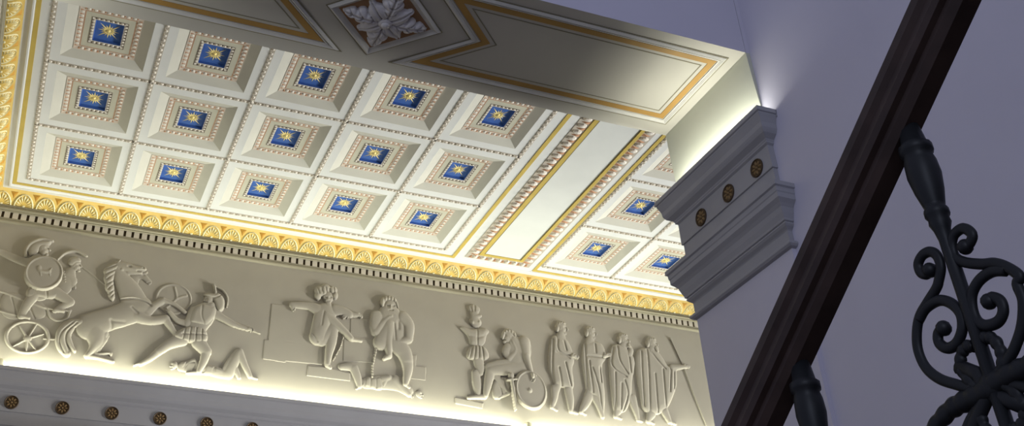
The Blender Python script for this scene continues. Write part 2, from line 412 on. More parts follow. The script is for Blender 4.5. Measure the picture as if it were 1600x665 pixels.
def make_coffer():
    t = thing('coffer', (0, 0, H0), None, 'coffer')
    D = 0.028
    r1, r2, r3, r4, r5 = (0.214, 0.246), (0.174, 0.204), (0.124, 0.150), (0.096, 0.118), (0.092, 0.114)
    b = MB(); b.ring((OA, OB), r1, 0, D); b.build('reveal', stone, t)
    b = MB(); b.ring(r1, r2, D - 0.004, D + 0.001, 0); b.ring(r1, r1, D, D - 0.004, 0)
    egg_frame(b, r1, r2, D - 0.002, 8, 9, 0.0045); b.ring(r2, (r2[0] - 0.006, r2[1] - 0.006), D, D, 2)
    b.build('egg_and_dart_border', [pink_m, egg_m, dart_m], t)
    b = MB(); b.ring(r2, r3, D + 0.001, D + 0.001); b.build('field', field_m, t)
    b = MB(); b.ring(r3, r4, D, D + 0.004, 0); b.ring(r3, (r3[0] - 0.004, r3[1] - 0.004), D - 0.001, D - 0.001, 2)
    egg_frame(b, r3, r4, D + 0.001, 6, 7, 0.005); b.build('inner_border', [egg_m, egg_m, dash_m], t)
    b = MB(); b.ring(r4, r5, D + 0.002, D + 0.022, 0); b.quad([(-r5[0], -r5[1], D + 0.022), (r5[0], -r5[1], D + 0.022), (r5[0], r5[1], D + 0.022), (-r5[0], r5[1], D + 0.022)], 0)
    p = b.build('blue_panel', blue_m, t)
    b = MB(); z = D + 0.0215
    for k in range(16):
        a = 2 * math.pi * k / 16 - math.pi / 4
        L = (0.098, 0.060, 0.074, 0.060)[k % 4]; w = 0.0072 if k % 2 == 0 else 0.0058
        def at(r, s): return (r * math.cos(a) - s * math.sin(a), (r * math.sin(a) + s * math.cos(a)) * 1.12, z)
        base = [at(0.012, 0), at(0.030, w), at(L, 0), at(0.030, -w)]
        ap = at(0.03, 0); b.pyramid(base, (ap[0], ap[1], z - 0.0035))
    b.dome((0, 0, z), (0.017, 0, 0), (0, 0.019, 0), (0, 0, -1), 0.006, 0, 12, 2); b.dome((0, 0, z - 0.004), (0.009, 0, 0), (0, 0.010, 0), (0, 0, -1), 0.008, 0, 10, 2)
    b.build('star', gold_m, p)
    return t
proto = make_coffer()
ORD = ['first', 'second', 'third', 'fourth', 'fifth']
ROW = ['row next to the beam', 'middle row', 'row next to the frieze']
first = True
for x, y, i, j in COFFERS:
    if i == 6 and j == 0: continue
    c = proto if first else copy_tree(proto); first = False
    c.location = (x, y + YO, H0)
    if i < 5:
        c['label'] = f'coffer, gold star on blue, {ORD[i]} from left in the {ROW[j]}'
    elif i == 5:
        c['label'] = f'coffer just right of the long plain ceiling panel, in the {ROW[j]}'
    else:
        c['label'] = f'coffer half hidden behind the pier capital, in the {ROW[j]}'
    c['category'] = 'coffer'; c['group'] = 'ceiling coffers'

# ------------------------------------------------------------------ long plain ceiling panel between the two coffered fields
lp = thing('ceiling_panel', (3.93, 0.5, H0), 'long plain grey-white ceiling panel framed in gold and egg-and-dart, between the two coffered fields', 'ceiling panel')
def lpart(name, mb, m): o = mb.build(name, m, lp); o.location = (-3.93, -0.5, -H0); return o
b = MB(); flat(b, 3.764, 4.125, YT, 2.077, 0.003, 0); lpart('panel_field', b, panel_m)
b = MB(); flat(b, 3.712, 3.752, YT, 2.112, 0.010); flat(b, 4.137, 4.170, YT, 2.112, 0.010); flat(b, 3.752, 4.137, 2.078, 2.112, 0.010); lpart('gold_frame', b, goldline)
b = MB(); flat(b, 3.757, 3.763, YT, 2.075, 0.006); flat(b, 4.126, 4.132, YT, 2.075, 0.006); lpart('dark_line', b, line_m)
b = MB()
flat(b, 3.602, 3.712, YT, 2.20, 0.004, 0); flat(b, 4.170, 4.275, YT, 2.20, 0.004, 0); flat(b, 3.712, 4.170, 2.112, 2.20, 0.004, 0)
egg_row(b, (3.657, 2.11), (3.657, -1.4), 0.105, H0 - 0.003, 38, 0.024)
egg_row(b, (4.222, 2.11), (4.222, -1.4), -0.10, H0 - 0.003, 38, 0.020)
egg_row(b, (3.65, 2.156), (4.23, 2.156), 0.082, H0 - 0.003, 7, 0.020)
lpart('egg_and_dart_border', b, [bead_base, egg_m, dart_m])

# ------------------------------------------------------------------ painted beam
bm_root = thing('ceiling_beam', (1.38, -2.0, H0 + ZS), 'broad painted beam crossing above the stairwell, with a leafy rosette in a diamond at its middle', 'beam')
OFFB = (-1.38, 2.0, -(H0 + ZS))
def bpart(name, mb, m, parent=None, **k):
    o = mb.build(name, m, parent or bm_root, **k)
    if parent is None: o.location = OFFB
    return o
b = MB(); b.box(-2.0, XP - 0.003, YN, YF, H0 + ZS, H0 + 1.8); beam_body = bpart('beam_body', b, [soffit_m, plaster])
for p in beam_body.data.polygons:
    if abs(p.normal.y) > 0.5: p.material_index = 1
ZB = H0 + ZS
def poly_ring(mb, poly, d0, d1, h0, h1=None, mi=0):
    """raised band running round a plan polygon, between insets d0 and d1"""
    h1 = h0 if h1 is None else h1
    a = offset_path(poly, d0, True); c = offset_path(poly, d1, True)
    A = [(p.x, p.y, ZB - h0) for p in a]; Cc = [(p.x, p.y, ZB - h1) for p in c]
    mb.strip(A, Cc, mi, True)
    mb.strip([(p.x, p.y, ZB + 0.001) for p in a], A, mi, True); mb.strip(Cc, [(p.x, p.y, ZB + 0.001) for p in c], mi, True)
YC = -2.025
RP = [(3.352, YC - 0.355), (3.352, YC + 0.355), (1.522, YC + 0.355), (1.880, YC), (1.522, YC - 0.355)]
LPn = [(2 * 1.384 - x, y) for x, y in RP][::-1]
for poly in (RP, LPn):
    lb = MB(); poly_ring(lb, poly, 0.0, 0.006, 0.004); poly_ring(lb, poly, 0.112, 0.118, 0.002)
    pan = bpart('painted_panel', lb, line_m)
    b = MB(); poly_ring(b, poly, 0.008, 0.022, 0.006, 0.014); poly_ring(b, poly, 0.022, 0.034, 0.014, 0.004); poly_ring(b, poly, 0.036, 0.044, 0.006); b.build('raised_moulding', soff_mold, pan)
    b = MB(); poly_ring(b, poly, 0.050, 0.088, 0.003); b.build('gold_band', gold_band, pan)
def dia(r): return [(1.384 + r, YC), (1.384, YC + r), (1.384 - r, YC), (1.384, YC - r)]
b = MB(); poly_ring(b, dia(0.335), 0.0, 0.006, 0.004); ln = bpart('diamond_frame', b, line_m)
b = MB(); poly_ring(b, dia(0.335), 0.007, 0.022, 0.006, 0.018); poly_ring(b, dia(0.335), 0.022, 0.034, 0.018, 0.008); poly_ring(b, dia(0.335), 0.034, 0.050, 0.008, 0.001); b.build('raised_moulding', soff_mold, ln)
b = MB(); b.add([(x, y, ZB - 0.0015) for x, y in dia(0.264)] + [(x, y, ZB + 0.001) for x, y in dia(0.264)], [(0, 1, 2, 3), (0, 1, 5, 4), (1, 2, 6, 5), (2, 3, 7, 6), (3, 0, 4, 7)]); bpart('rosette_ground', b, rose_bg)
# acanthus rosette: eight leaves as a modelled height field
N = 121; R0 = 0.25
gx, gy = np.meshgrid(np.linspace(-R0, R0, N), np.linspace(-R0, R0, N), indexing='ij')
hh = np.full((N, N), -0.01)
def leaf(ang, L, W, lobes, h):
    global hh
    ca, sa = math.cos(ang), math.sin(ang); u = gx * ca + gy * sa; v = -gx * sa + gy * ca
    t = np.clip(u / L, 0, 1)
    w = W * np.sin(np.pi * np.clip(t * 0.94 + 0.05, 0, 1)) ** 0.7 * (1 - 0.48 * (1 - np.abs(np.sin(t * np.pi * lobes + 0.5))) ** 1.5)
    f = 1 - (np.abs(v) / np.maximum(w, 1e-5)) ** 2
    ins = (f > 0) & (u > 0.015) & (u < L)
    z = h * np.sqrt(np.clip(f, 0, 1)) * (0.55 + 0.45 * np.sin(np.pi * np.clip(t + 0.1, 0, 1))) + 0.006
    z = z - 0.014 * np.exp(-(v / 0.006) ** 2) - 0.010 * (np.abs(np.sin((u - np.abs(v) * 1.1) / L * np.pi * lobes)) < 0.22)
    hh = np.where(ins & (z > hh), z, hh)
for k in range(4): leaf(math.pi / 4 + k * math.pi / 2, 0.172, 0.064, 1, 0.040)
for k in range(4): leaf(k * math.pi / 2, 0.238, 0.062, 4, 0.042)
b = MB(); idx = {}
act = hh > 0
cells = act[:-1, :-1] | act[1:, :-1] | act[:-1, 1:] | act[1:, 1:]
for i, j in np.argwhere(cells):
    q = []
    for a, c in ((i, j), (i + 1, j), (i + 1, j + 1), (i, j + 1)):
        if (a, c) not in idx: idx[(a, c)] = len(b.v); b.v.append((1.384 + gx[a, c], YC + gy[a, c], ZB - max(hh[a, c], -0.002)))
        q.append(idx[(a, c)])
    b.f.append(tuple(q)); b.m.append(0)
ros = bpart('rosette', b, rose_m, smooth=True)
b = MB(); b.dome((1.384, YC, ZB - 0.036), (0.040, 0, 0), (0, 0.040, 0), (0, 0, -1), 0.016, 0, 20, 4); b.dome((1.384, YC, ZB - 0.050), (0.024, 0, 0), (0, 0.024, 0), (0, 0, -1), 0.016, 0, 20, 4); b.build('boss', rose_m, ros, smooth=True)

RELIEFS = [
 ('carved_chariot', 'low relief two-wheeled chariot with spoked wheel below the shield bearer, far left of the frieze', 'chariot', None, 0.0, [('P', [(-0.384, -0.914), (-0.304, -0.87), (-0.166, -0.891), (-0.031, -0.93), (0.006, -1.043), (-0.067, -1.088), (-0.171, -1.087), (-0.253, -1.116), (-0.348, -1.08)], 0.018, 0.05), ('C', [(-0.39, -0.884, 0.011), (-0.329, -0.894, 0.011), (-0.156, -0.941, 0.011), (-0.0, -0.973, 0.011), (0.173, -0.967, 0.012)], 0.03), ('C', [(-0.354, -1.051, 0.009), (-0.264, -1.064, 0.009), (-0.167, -1.073, 0.010)], 0.026), ('C', [(-0.002, -0.98, 0.009), (0.031, -1.043, 0.009), (0.093, -1.067, 0.009), (0.16, -1.037, 0.009), (0.169, -0.971, 0.011)], 0.026), ('G', [(-0.294, -0.92), (-0.217, -1.077)], 0.006, 0.008), ('G', [(-0.172, -0.935), (-0.085, -1.074)], 0.006, 0.008), ('C', [(0.02, -1.233, 0.012), (0.122, -1.224, 0.010)], 0.02)], [('wheel', [('O', (-0.107, -1.238, 0.159, 0.131, 0.013), 0.032), ('E', (-0.104, -1.251, 0.033, 0.030, 0), 0.036), ('C', [(-0.104, -1.251, 0.009), (-0.183, -1.152, 0.007)], 0.026), ('C', [(-0.104, -1.251, 0.009), (0.006, -1.197, 0.007)], 0.026), ('C', [(-0.104, -1.251, 0.009), (-0.204, -1.335, 0.007)], 0.026), ('C', [(-0.104, -1.251, 0.009), (-0.021, -1.339, 0.007)], 0.026), ('C', [(-0.104, -1.251, 0.009), (-0.091, -1.371, 0.007)], 0.026), ('C', [(-0.104, -1.251, 0.009), (-0.061, -1.121, 0.007)], 0.026)], None)]),
 ('carved_warrior', 'low relief helmeted warrior standing in the chariot behind a round lion shield, arm flung back', 'relief figure', None, 0.008, [('E', (-0.145, -0.443, 0.050, 0.053, 0), 0.05), ('E', (-0.129, -0.471, 0.034, 0.039, 0), 0.047), ('C', [(-0.104, -0.439, 0.007), (-0.088, -0.458, 0.010)], 0.03), ('C', [(-0.105, -0.5, 0.013), (-0.099, -0.5, 0.012)], 0.0349), ('G', [(-0.118, -0.445), (-0.103, -0.444)], 0.007, 0.012), ('G', [(-0.108, -0.485), (-0.091, -0.48)], 0.005, 0.012), ('E', (-0.15, -0.464, 0.007, 0.012, 0), 0.0560), ('C', [(-0.178, -0.568, 0.049), (-0.225, -0.597, 0.039), (-0.352, -0.571, 0.032), (-0.464, -0.537, 0.024)], None), ('C', [(-0.466, -0.532, 0.019), (-0.485, -0.528, 0.018)], 0.028), ('C', [(-0.494, -0.541, 0.005), (-0.508, -0.538, 0.004), (-0.519, -0.53, 0.003)], 0.0237), ('C', [(-0.493, -0.531, 0.005), (-0.511, -0.527, 0.004), (-0.524, -0.519, 0.003)], 0.0237), ('C', [(-0.492, -0.521, 0.005), (-0.509, -0.517, 0.004), (-0.521, -0.509, 0.003)], 0.0237), ('C', [(-0.491, -0.511, 0.005), (-0.504, -0.508, 0.004), (-0.513, -0.501, 0.003)], 0.0237), ('C', [(-0.467, -0.549, 0.006), (-0.482, -0.556, 0.004)], 0.025), ('C', [(-0.149, -0.598, 0.081), (-0.094, -0.836, 0.087)], 0.03), ('C', [(-0.12, -0.858, 0.047), (-0.166, -0.968, 0.040), (-0.189, -1.073, 0.027)], None), ('C', [(0.032, -0.824, 0.048), (0.155, -0.895, 0.040)], None), ('C', [(0.155, -0.895, 0.038), (0.101, -0.947, 0.028), (0.055, -0.985, 0.022)], None), ('C', [(-0.189, -1.073, 0.021), (-0.159, -1.074, 0.018), (-0.128, -1.08, 0.013)], 0.03), ('C', [(0.062, -0.98, 0.019), (0.092, -0.98, 0.016), (0.123, -0.983, 0.011)], 0.03)], [('helmet', [('P', [(-0.238, -0.533), (-0.265, -0.475), (-0.239, -0.412), (-0.169, -0.375), (-0.083, -0.365), (-0.09, -0.41), (-0.127, -0.432), (-0.161, -0.442), (-0.17, -0.49), (-0.215, -0.535)], 0.058, 0.035), ('C', [(-0.081, -0.372, 0.011), (-0.161, -0.364, 0.016), (-0.239, -0.415, 0.018), (-0.271, -0.485, 0.016), (-0.263, -0.547, 0.013)], 0.066)], None), ('tunic', [('P', [(-0.199, -0.801), (0.036, -0.763), (0.081, -0.843), (0.015, -0.897), (-0.092, -0.888), (-0.188, -0.929)], 0.045, 0.03), ('G', [(-0.123, -0.806), (-0.119, -0.901)], 0.006, 0.01), ('G', [(-0.05, -0.794), (-0.024, -0.886)], 0.006, 0.01)], None)]),
 ('carved_shield', 'low relief round shield with a lion, held before the warrior in the chariot', 'shield', None, 0.045, [('E', (-0.092, -0.685, 0.150, 0.154, 0), 0.03), ('O', (-0.092, -0.685, 0.139, 0.142, 0.011), 0.036), ('C', [(-0.139, -0.65, 0.024), (-0.125, -0.674, 0.019), (-0.087, -0.68, 0.021), (-0.054, -0.675, 0.021)], 0.046), ('C', [(-0.124, -0.683, 0.008), (-0.11, -0.72, 0.006)], 0.042), ('C', [(-0.054, -0.675, 0.009), (-0.039, -0.708, 0.006)], 0.042), ('C', [(-0.055, -0.672, 0.008), (-0.041, -0.642, 0.006)], 0.042)], []),
 ('carved_driver', 'low relief chariot driver in a crested helmet, leaning forward behind the lion shield', 'relief figure', None, 0.004, [('E', (0.136, -0.549, 0.047, 0.050, 0), 0.042), ('E', (0.151, -0.575, 0.032, 0.037, 0), 0.039), ('C', [(0.176, -0.545, 0.007), (0.19, -0.563, 0.009)], 0.025), ('C', [(0.174, -0.603, 0.013), (0.179, -0.603, 0.011)], 0.029), ('G', [(0.162, -0.551), (0.177, -0.55)], 0.007, 0.012), ('G', [(0.171, -0.588), (0.187, -0.583)], 0.005, 0.012), ('E', (0.131, -0.569, 0.007, 0.011, 0), 0.0470), ('C', [(0.111, -0.626, 0.042), (0.101, -0.699, 0.065), (0.084, -0.772, 0.064)], 0.035), ('C', [(0.096, -0.655, 0.042), (0.144, -0.7, 0.036), (0.141, -0.731, 0.027)], None), ('C', [(0.139, -0.724, 0.018), (0.152, -0.741, 0.017)], 0.028), ('C', [(0.166, -0.738, 0.004), (0.175, -0.75, 0.004), (0.179, -0.762, 0.003)], 0.0237), ('C', [(0.16, -0.744, 0.004), (0.171, -0.759, 0.004), (0.176, -0.773, 0.003)], 0.0237), ('C', [(0.153, -0.75, 0.004), (0.164, -0.764, 0.004), (0.169, -0.778, 0.003)], 0.0237), ('C', [(0.147, -0.755, 0.004), (0.155, -0.766, 0.004), (0.158, -0.777, 0.003)], 0.0237), ('C', [(0.15, -0.715, 0.005), (0.165, -0.72, 0.004)], 0.025)], [('helmet', [('P', [(0.077, -0.569), (0.07, -0.515), (0.104, -0.478), (0.163, -0.481), (0.186, -0.522), (0.143, -0.545), (0.133, -0.577)], 0.05, 0.03), ('C', [(-0.008, -0.529, 0.009), (0.042, -0.46, 0.013), (0.122, -0.428, 0.015), (0.214, -0.459, 0.010)], 0.052)], None), ('scale_armour', [('P', [(0.037, -0.62), (0.079, -0.622), (0.111, -0.736), (0.073, -0.756)], 0.044, 0.02), ('G', [(0.045, -0.646), (0.093, -0.638)], 0.004, 0.008), ('G', [(0.049, -0.67), (0.097, -0.662)], 0.004, 0.008), ('G', [(0.054, -0.694), (0.102, -0.686)], 0.004, 0.008), ('G', [(0.058, -0.718), (0.106, -0.71)], 0.004, 0.008), ('G', [(0.063, -0.742), (0.11, -0.734)], 0.004, 0.008)], None)]),
 ('carved_spear', 'thin low relief spear slanting down behind the rearing horse', 'spear', None, 0.0, [('C', [(0.201, -0.565, 0.008), (0.324, -0.64, 0.008), (0.474, -0.736, 0.008)], 0.014)], []),
 ('carved_horse', 'low relief pale rearing chariot horse with thick mane and long tail', 'horse', None, 0.006, [('C', [(0.355, -1.081, 0.118), (0.467, -1.007, 0.101), (0.576, -0.95, 0.102), (0.671, -0.886, 0.113), (0.727, -0.852, 0.098)], 0.055), ('C', [(0.669, -0.819, 0.110), (0.608, -0.718, 0.095), (0.532, -0.619, 0.070), (0.489, -0.54, 0.048)], 0.05), ('C', [(0.488, -0.508, 0.048), (0.553, -0.511, 0.048), (0.623, -0.513, 0.035), (0.698, -0.501, 0.024)], 0.055), ('C', [(0.58, -0.538, 0.038), (0.68, -0.539, 0.017)], 0.045), ('C', [(0.475, -0.481, 0.009), (0.494, -0.448, 0.004)], 0.05), ('C', [(0.388, -1.108, 0.093), (0.418, -1.2, 0.060), (0.402, -1.274, 0.032), (0.369, -1.333, 0.025)], 0.055), ('C', [(0.369, -1.333, 0.023), (0.463, -1.339, 0.017), (0.574, -1.356, 0.017)], 0.04), ('C', [(0.446, -1.148, 0.068), (0.445, -1.244, 0.033), (0.43, -1.309, 0.017), (0.539, -1.288, 0.013), (0.551, -1.301, 0.013)], 0.03), ('C', [(0.708, -0.93, 0.062), (0.818, -0.96, 0.040), (0.943, -0.928, 0.038)], 0.058), ('C', [(0.943, -0.928, 0.036), (0.998, -0.995, 0.025), (1.061, -1.068, 0.022), (1.079, -1.091, 0.020)], 0.055), ('C', [(0.777, -0.886, 0.053), (0.83, -0.827, 0.035), (0.901, -0.765, 0.030)], 0.048), ('C', [(0.901, -0.765, 0.028), (0.993, -0.785, 0.021), (1.094, -0.846, 0.020)], 0.045), ('G', [(0.54, -0.819), (0.642, -0.793), (0.734, -0.8), (0.807, -0.831)], 0.007, 0.014), ('R', [(0.538, -0.806), (0.64, -0.779), (0.732, -0.787), (0.805, -0.814)], 0.004, 0.008), ('G', [(0.567, -0.5), (0.586, -0.502)], 0.008, 0.014), ('G', [(0.648, -0.53), (0.711, -0.516)], 0.006, 0.014), ('G', [(0.69, -0.495), (0.699, -0.497)], 0.006, 0.012), ('G', [(0.506, -1.156), (0.521, -1.073), (0.504, -1.01)], 0.012, 0.01), ('G', [(0.705, -0.914), (0.654, -0.871)], 0.011, 0.008), ('G', [(0.527, -1.015), (0.615, -1.01)], 0.012, 0.004), ('E', (0.519, -0.538, 0.025, 0.025, 0), 0.06), ('E', (0.79, -0.817, 0.015, 0.012, 0), 0.05)], [('mane', [('P', [(0.471, -0.476), (0.428, -0.494), (0.388, -0.531), (0.366, -0.578), (0.388, -0.6), (0.383, -0.652), (0.406, -0.683), (0.407, -0.734), (0.438, -0.762), (0.452, -0.811), (0.492, -0.846), (0.507, -0.797), (0.487, -0.721), (0.465, -0.63), (0.476, -0.556), (0.5, -0.512)], 0.062, 0.03), ('G', [(0.464, -0.509), (0.39, -0.557)], 0.006, 0.014), ('G', [(0.459, -0.554), (0.401, -0.601)], 0.006, 0.014), ('G', [(0.454, -0.598), (0.413, -0.646)], 0.006, 0.014), ('G', [(0.478, -0.637), (0.425, -0.69)], 0.006, 0.014), ('G', [(0.473, -0.68), (0.437, -0.734)], 0.006, 0.014), ('G', [(0.497, -0.719), (0.448, -0.778)], 0.006, 0.014), ('G', [(0.492, -0.762), (0.46, -0.821)], 0.006, 0.014)], None), ('tail', [('C', [(0.271, -1.058, 0.030), (0.197, -1.091, 0.045), (0.151, -1.151, 0.047), (0.146, -1.223, 0.044), (0.172, -1.29, 0.041), (0.214, -1.339, 0.029)], 0.05), ('G', [(0.244, -1.068), (0.184, -1.154), (0.185, -1.233), (0.225, -1.322)], 0.006, 0.012), ('G', [(0.215, -1.069), (0.145, -1.16), (0.142, -1.255), (0.192, -1.334)], 0.006, 0.012), ('C', [(0.209, -1.118, 0.027), (0.196, -1.184, 0.023), (0.228, -1.259, 0.020), (0.269, -1.308, 0.013)], 0.04)], None)]),
 ('carved_horse', 'low relief second horse head with dark muzzle, just beyond the pale rearing horse', 'horse', None, 0.0, [('C', [(0.609, -0.675, 0.064), (0.641, -0.584, 0.042), (0.7, -0.565, 0.032), (0.761, -0.612, 0.024)], 0.024), ('C', [(0.655, -0.573, 0.029), (0.725, -0.526, 0.014)], 0.026), ('G', [(0.699, -0.557), (0.711, -0.558)], 0.006, 0.01), ('G', [(0.74, -0.628), (0.768, -0.611)], 0.004, 0.01)], []),
 ('carved_shield', 'low relief round shield with a three-spoked emblem, above the rearing hooves', 'shield', None, 0.0, [('E', (0.986, -0.733, 0.156, 0.146, -8), 0.022), ('O', (0.986, -0.733, 0.144, 0.134, 0.011), 0.03), ('E', (1.011, -0.726, 0.019, 0.019, 0), 0.042), ('C', [(1.011, -0.726, 0.012), (0.997, -0.676, 0.013), (0.981, -0.63, 0.012)], 0.036), ('C', [(1.011, -0.726, 0.012), (1.051, -0.704, 0.012), (1.09, -0.688, 0.010)], 0.036), ('C', [(1.011, -0.726, 0.012), (0.981, -0.773, 0.011), (0.932, -0.828, 0.011)], 0.036)], []),
 ('carved_warrior', 'low relief crested warrior in a scalloped cuirass lunging under the horse, arm stretched behind', 'relief figure', None, 0.012, [('E', (1.285, -0.69, 0.041, 0.044, 0), 0.05), ('E', (1.279, -0.716, 0.028, 0.032, 0), 0.047), ('C', [(1.25, -0.699, 0.006), (1.243, -0.717, 0.008)], 0.03), ('C', [(1.267, -0.744, 0.011), (1.262, -0.746, 0.010)], 0.0349), ('G', [(1.264, -0.699), (1.251, -0.703)], 0.006, 0.012), ('G', [(1.265, -0.732), (1.25, -0.732)], 0.004, 0.012), ('E', (1.295, -0.705, 0.006, 0.010, 0), 0.0560), ('C', [(1.311, -0.746, 0.033), (1.268, -0.823, 0.093), (1.216, -0.933, 0.091)], 0.05), ('C', [(1.356, -0.821, 0.039), (1.447, -0.859, 0.030), (1.517, -0.891, 0.027)], None), ('C', [(1.517, -0.891, 0.025), (1.584, -0.907, 0.021), (1.647, -0.916, 0.019)], None), ('C', [(1.652, -0.917, 0.015), (1.668, -0.919, 0.014)], 0.028), ('C', [(1.675, -0.908, 0.004), (1.687, -0.91, 0.003), (1.696, -0.915, 0.003)], 0.0237), ('C', [(1.674, -0.916, 0.004), (1.689, -0.918, 0.003), (1.699, -0.923, 0.003)], 0.0237), ('C', [(1.673, -0.924, 0.004), (1.687, -0.926, 0.003), (1.697, -0.931, 0.003)], 0.0237), ('C', [(1.672, -0.931, 0.004), (1.682, -0.933, 0.003), (1.689, -0.938, 0.003)], 0.0237), ('C', [(1.654, -0.905, 0.005), (1.667, -0.898, 0.003)], 0.025), ('C', [(1.174, -0.822, 0.044), (1.125, -0.946, 0.035)], 0.045), ('C', [(1.125, -0.946, 0.032), (1.037, -0.928, 0.025), (0.965, -0.862, 0.020)], 0.036), ('C', [(0.965, -0.862, 0.014), (0.951, -0.854, 0.014)], 0.028), ('C', [(0.941, -0.862, 0.004), (0.931, -0.856, 0.003), (0.925, -0.848, 0.002)], 0.0237), ('C', [(0.944, -0.855, 0.004), (0.931, -0.848, 0.003), (0.923, -0.839, 0.002)], 0.0237), ('C', [(0.947, -0.848, 0.004), (0.935, -0.841, 0.003), (0.928, -0.833, 0.002)], 0.0237), ('C', [(0.95, -0.841, 0.004), (0.941, -0.836, 0.003), (0.936, -0.829, 0.002)], 0.0237), ('C', [(0.959, -0.873, 0.004), (0.946, -0.875, 0.003)], 0.025), ('C', [(1.1, -1.088, 0.060), (1.002, -1.147, 0.043), (0.923, -1.225, 0.034)], 0.05), ('C', [(0.923, -1.225, 0.032), (0.864, -1.292, 0.025), (0.797, -1.349, 0.018)], 0.042), ('C', [(1.243, -1.098, 0.061), (1.315, -1.171, 0.046)], 0.055), ('C', [(1.315, -1.171, 0.043), (1.298, -1.27, 0.034), (1.27, -1.355, 0.022)], 0.05), ('C', [(1.271, -1.36, 0.018), (1.224, -1.367, 0.015), (1.178, -1.378, 0.011)], 0.03), ('C', [(0.802, -1.339, 0.013), (0.774, -1.351, 0.011), (0.745, -1.366, 0.008)], 0.03)], [('helmet', [('P', [(1.228, -0.66), (1.262, -0.638), (1.32, -0.635), (1.363, -0.622), (1.409, -0.658), (1.426, -0.72), (1.418, -0.785), (1.375, -0.802), (1.357, -0.77), (1.334, -0.734), (1.32, -0.696), (1.251, -0.675)], 0.062, 0.03), ('C', [(1.308, -0.549, 0.009), (1.321, -0.583, 0.012), (1.331, -0.627, 0.013)], 0.055), ('C', [(1.325, -0.566, 0.007), (1.398, -0.595, 0.010), (1.442, -0.661, 0.010), (1.443, -0.741, 0.007)], 0.03), ('G', [(1.234, -0.678), (1.325, -0.679), (1.38, -0.639)], 0.006, 0.012)], None), ('cuirass', [('P', [(1.142, -0.827), (1.164, -0.776), (1.237, -0.738), (1.303, -0.747), (1.356, -0.755), (1.368, -0.832), (1.322, -0.909), (1.284, -0.957), (1.198, -0.959), (1.125, -0.946)], 0.066, 0.05), ('G', [(1.145, -0.936), (1.282, -0.946)], 0.005, 0.012), ('G', [(1.232, -0.758), (1.235, -0.852), (1.266, -0.925)], 0.007, 0.006)], None), ('skirt', [('P', [(1.134, -0.96), (1.283, -0.954), (1.326, -1.078), (1.245, -1.113), (1.103, -1.11), (1.03, -1.09), (1.031, -1.044)], 0.064, 0.03), ('G', [(1.095, -1.046), (1.299, -1.026)], 0.005, 0.014), ('G', [(1.117, -0.975), (1.106, -1.114)], 0.005, 0.014), ('G', [(1.162, -0.969), (1.159, -1.107)], 0.005, 0.014), ('G', [(1.207, -0.962), (1.212, -1.099)], 0.005, 0.014), ('G', [(1.252, -0.955), (1.265, -1.092)], 0.005, 0.014)], None)]),
 ('carved_sword', "low relief short sword at the end of the lunging warrior's outstretched arm", 'sword', None, 0.008, [('C', [(1.677, -0.921, 0.009), (1.713, -0.932, 0.007), (1.758, -0.944, 0.004)], 0.022), ('C', [(1.673, -0.938, 0.006), (1.685, -0.905, 0.006)], 0.026)], []),
 ('carved_fallen_person', 'low relief fallen person lying under the lunging warrior with both knees raised', 'relief figure', None, 0.004, [('C', [(1.304, -1.322, 0.034), (1.412, -1.337, 0.043), (1.519, -1.346, 0.043)], 0.034), ('C', [(1.519, -1.338, 0.049), (1.558, -1.229, 0.043), (1.595, -1.133, 0.035)], 0.045), ('C', [(1.595, -1.133, 0.034), (1.648, -1.239, 0.029), (1.705, -1.337, 0.021)], 0.045), ('C', [(1.494, -1.304, 0.037), (1.541, -1.208, 0.035), (1.58, -1.135, 0.029)], 0.03), ('C', [(1.578, -1.293, 0.026), (1.614, -1.36, 0.017)], 0.03), ('C', [(1.702, -1.34, 0.016), (1.733, -1.344, 0.013), (1.764, -1.351, 0.01)], 0.03), ('E', (1.067, -1.318, 0.029, 0.031, 0), 0.035), ('E', (1.062, -1.335, 0.020, 0.022, 0), 0.0332), ('C', [(1.041, -1.323, 0.004), (1.036, -1.336, 0.005)], 0.021), ('C', [(1.053, -1.355, 0.008), (1.05, -1.356, 0.007)], 0.024), ('G', [(1.051, -1.323), (1.042, -1.326)], 0.004, 0.012), ('G', [(1.052, -1.346), (1.042, -1.346)], 0.003, 0.012), ('E', (1.073, -1.328, 0.004, 0.007, 0), 0.0392), ('C', [(1.13, -1.33, 0.039), (1.227, -1.317, 0.042), (1.304, -1.322, 0.037)], 0.03), ('C', [(1.169, -1.302, 0.022), (1.226, -1.258, 0.017), (1.253, -1.306, 0.015)], 0.034), ('C', [(1.251, -1.314, 0.012), (1.251, -1.328, 0.012)], 0.028), ('C', [(1.26, -1.334, 0.003), (1.259, -1.345, 0.003), (1.256, -1.353, 0.002)], 0.0237), ('C', [(1.254, -1.334, 0.003), (1.253, -1.347, 0.003), (1.25, -1.357, 0.002)], 0.0237), ('C', [(1.247, -1.333, 0.003), (1.247, -1.346, 0.003), (1.243, -1.355, 0.002)], 0.0237), ('C', [(1.241, -1.333, 0.003), (1.241, -1.342, 0.003), (1.238, -1.349, 0.002)], 0.0237), ('C', [(1.261, -1.314, 0.004), (1.268, -1.325, 0.003)], 0.025)], [('cloak', [('P', [(1.099, -1.297), (1.164, -1.266), (1.263, -1.268), (1.377, -1.282), (1.494, -1.304), (1.5, -1.363), (1.387, -1.37), (1.248, -1.38), (1.136, -1.373)], 0.036, 0.03), ('G', [(1.167, -1.288), (1.136, -1.373)], 0.007, 0.012), ('G', [(1.245, -1.292), (1.221, -1.362)], 0.007, 0.012), ('G', [(1.323, -1.297), (1.306, -1.351)], 0.007, 0.012), ('G', [(1.401, -1.302), (1.392, -1.34)], 0.007, 0.012), ('G', [(1.48, -1.306), (1.479, -1.328)], 0.007, 0.012)], None)]),
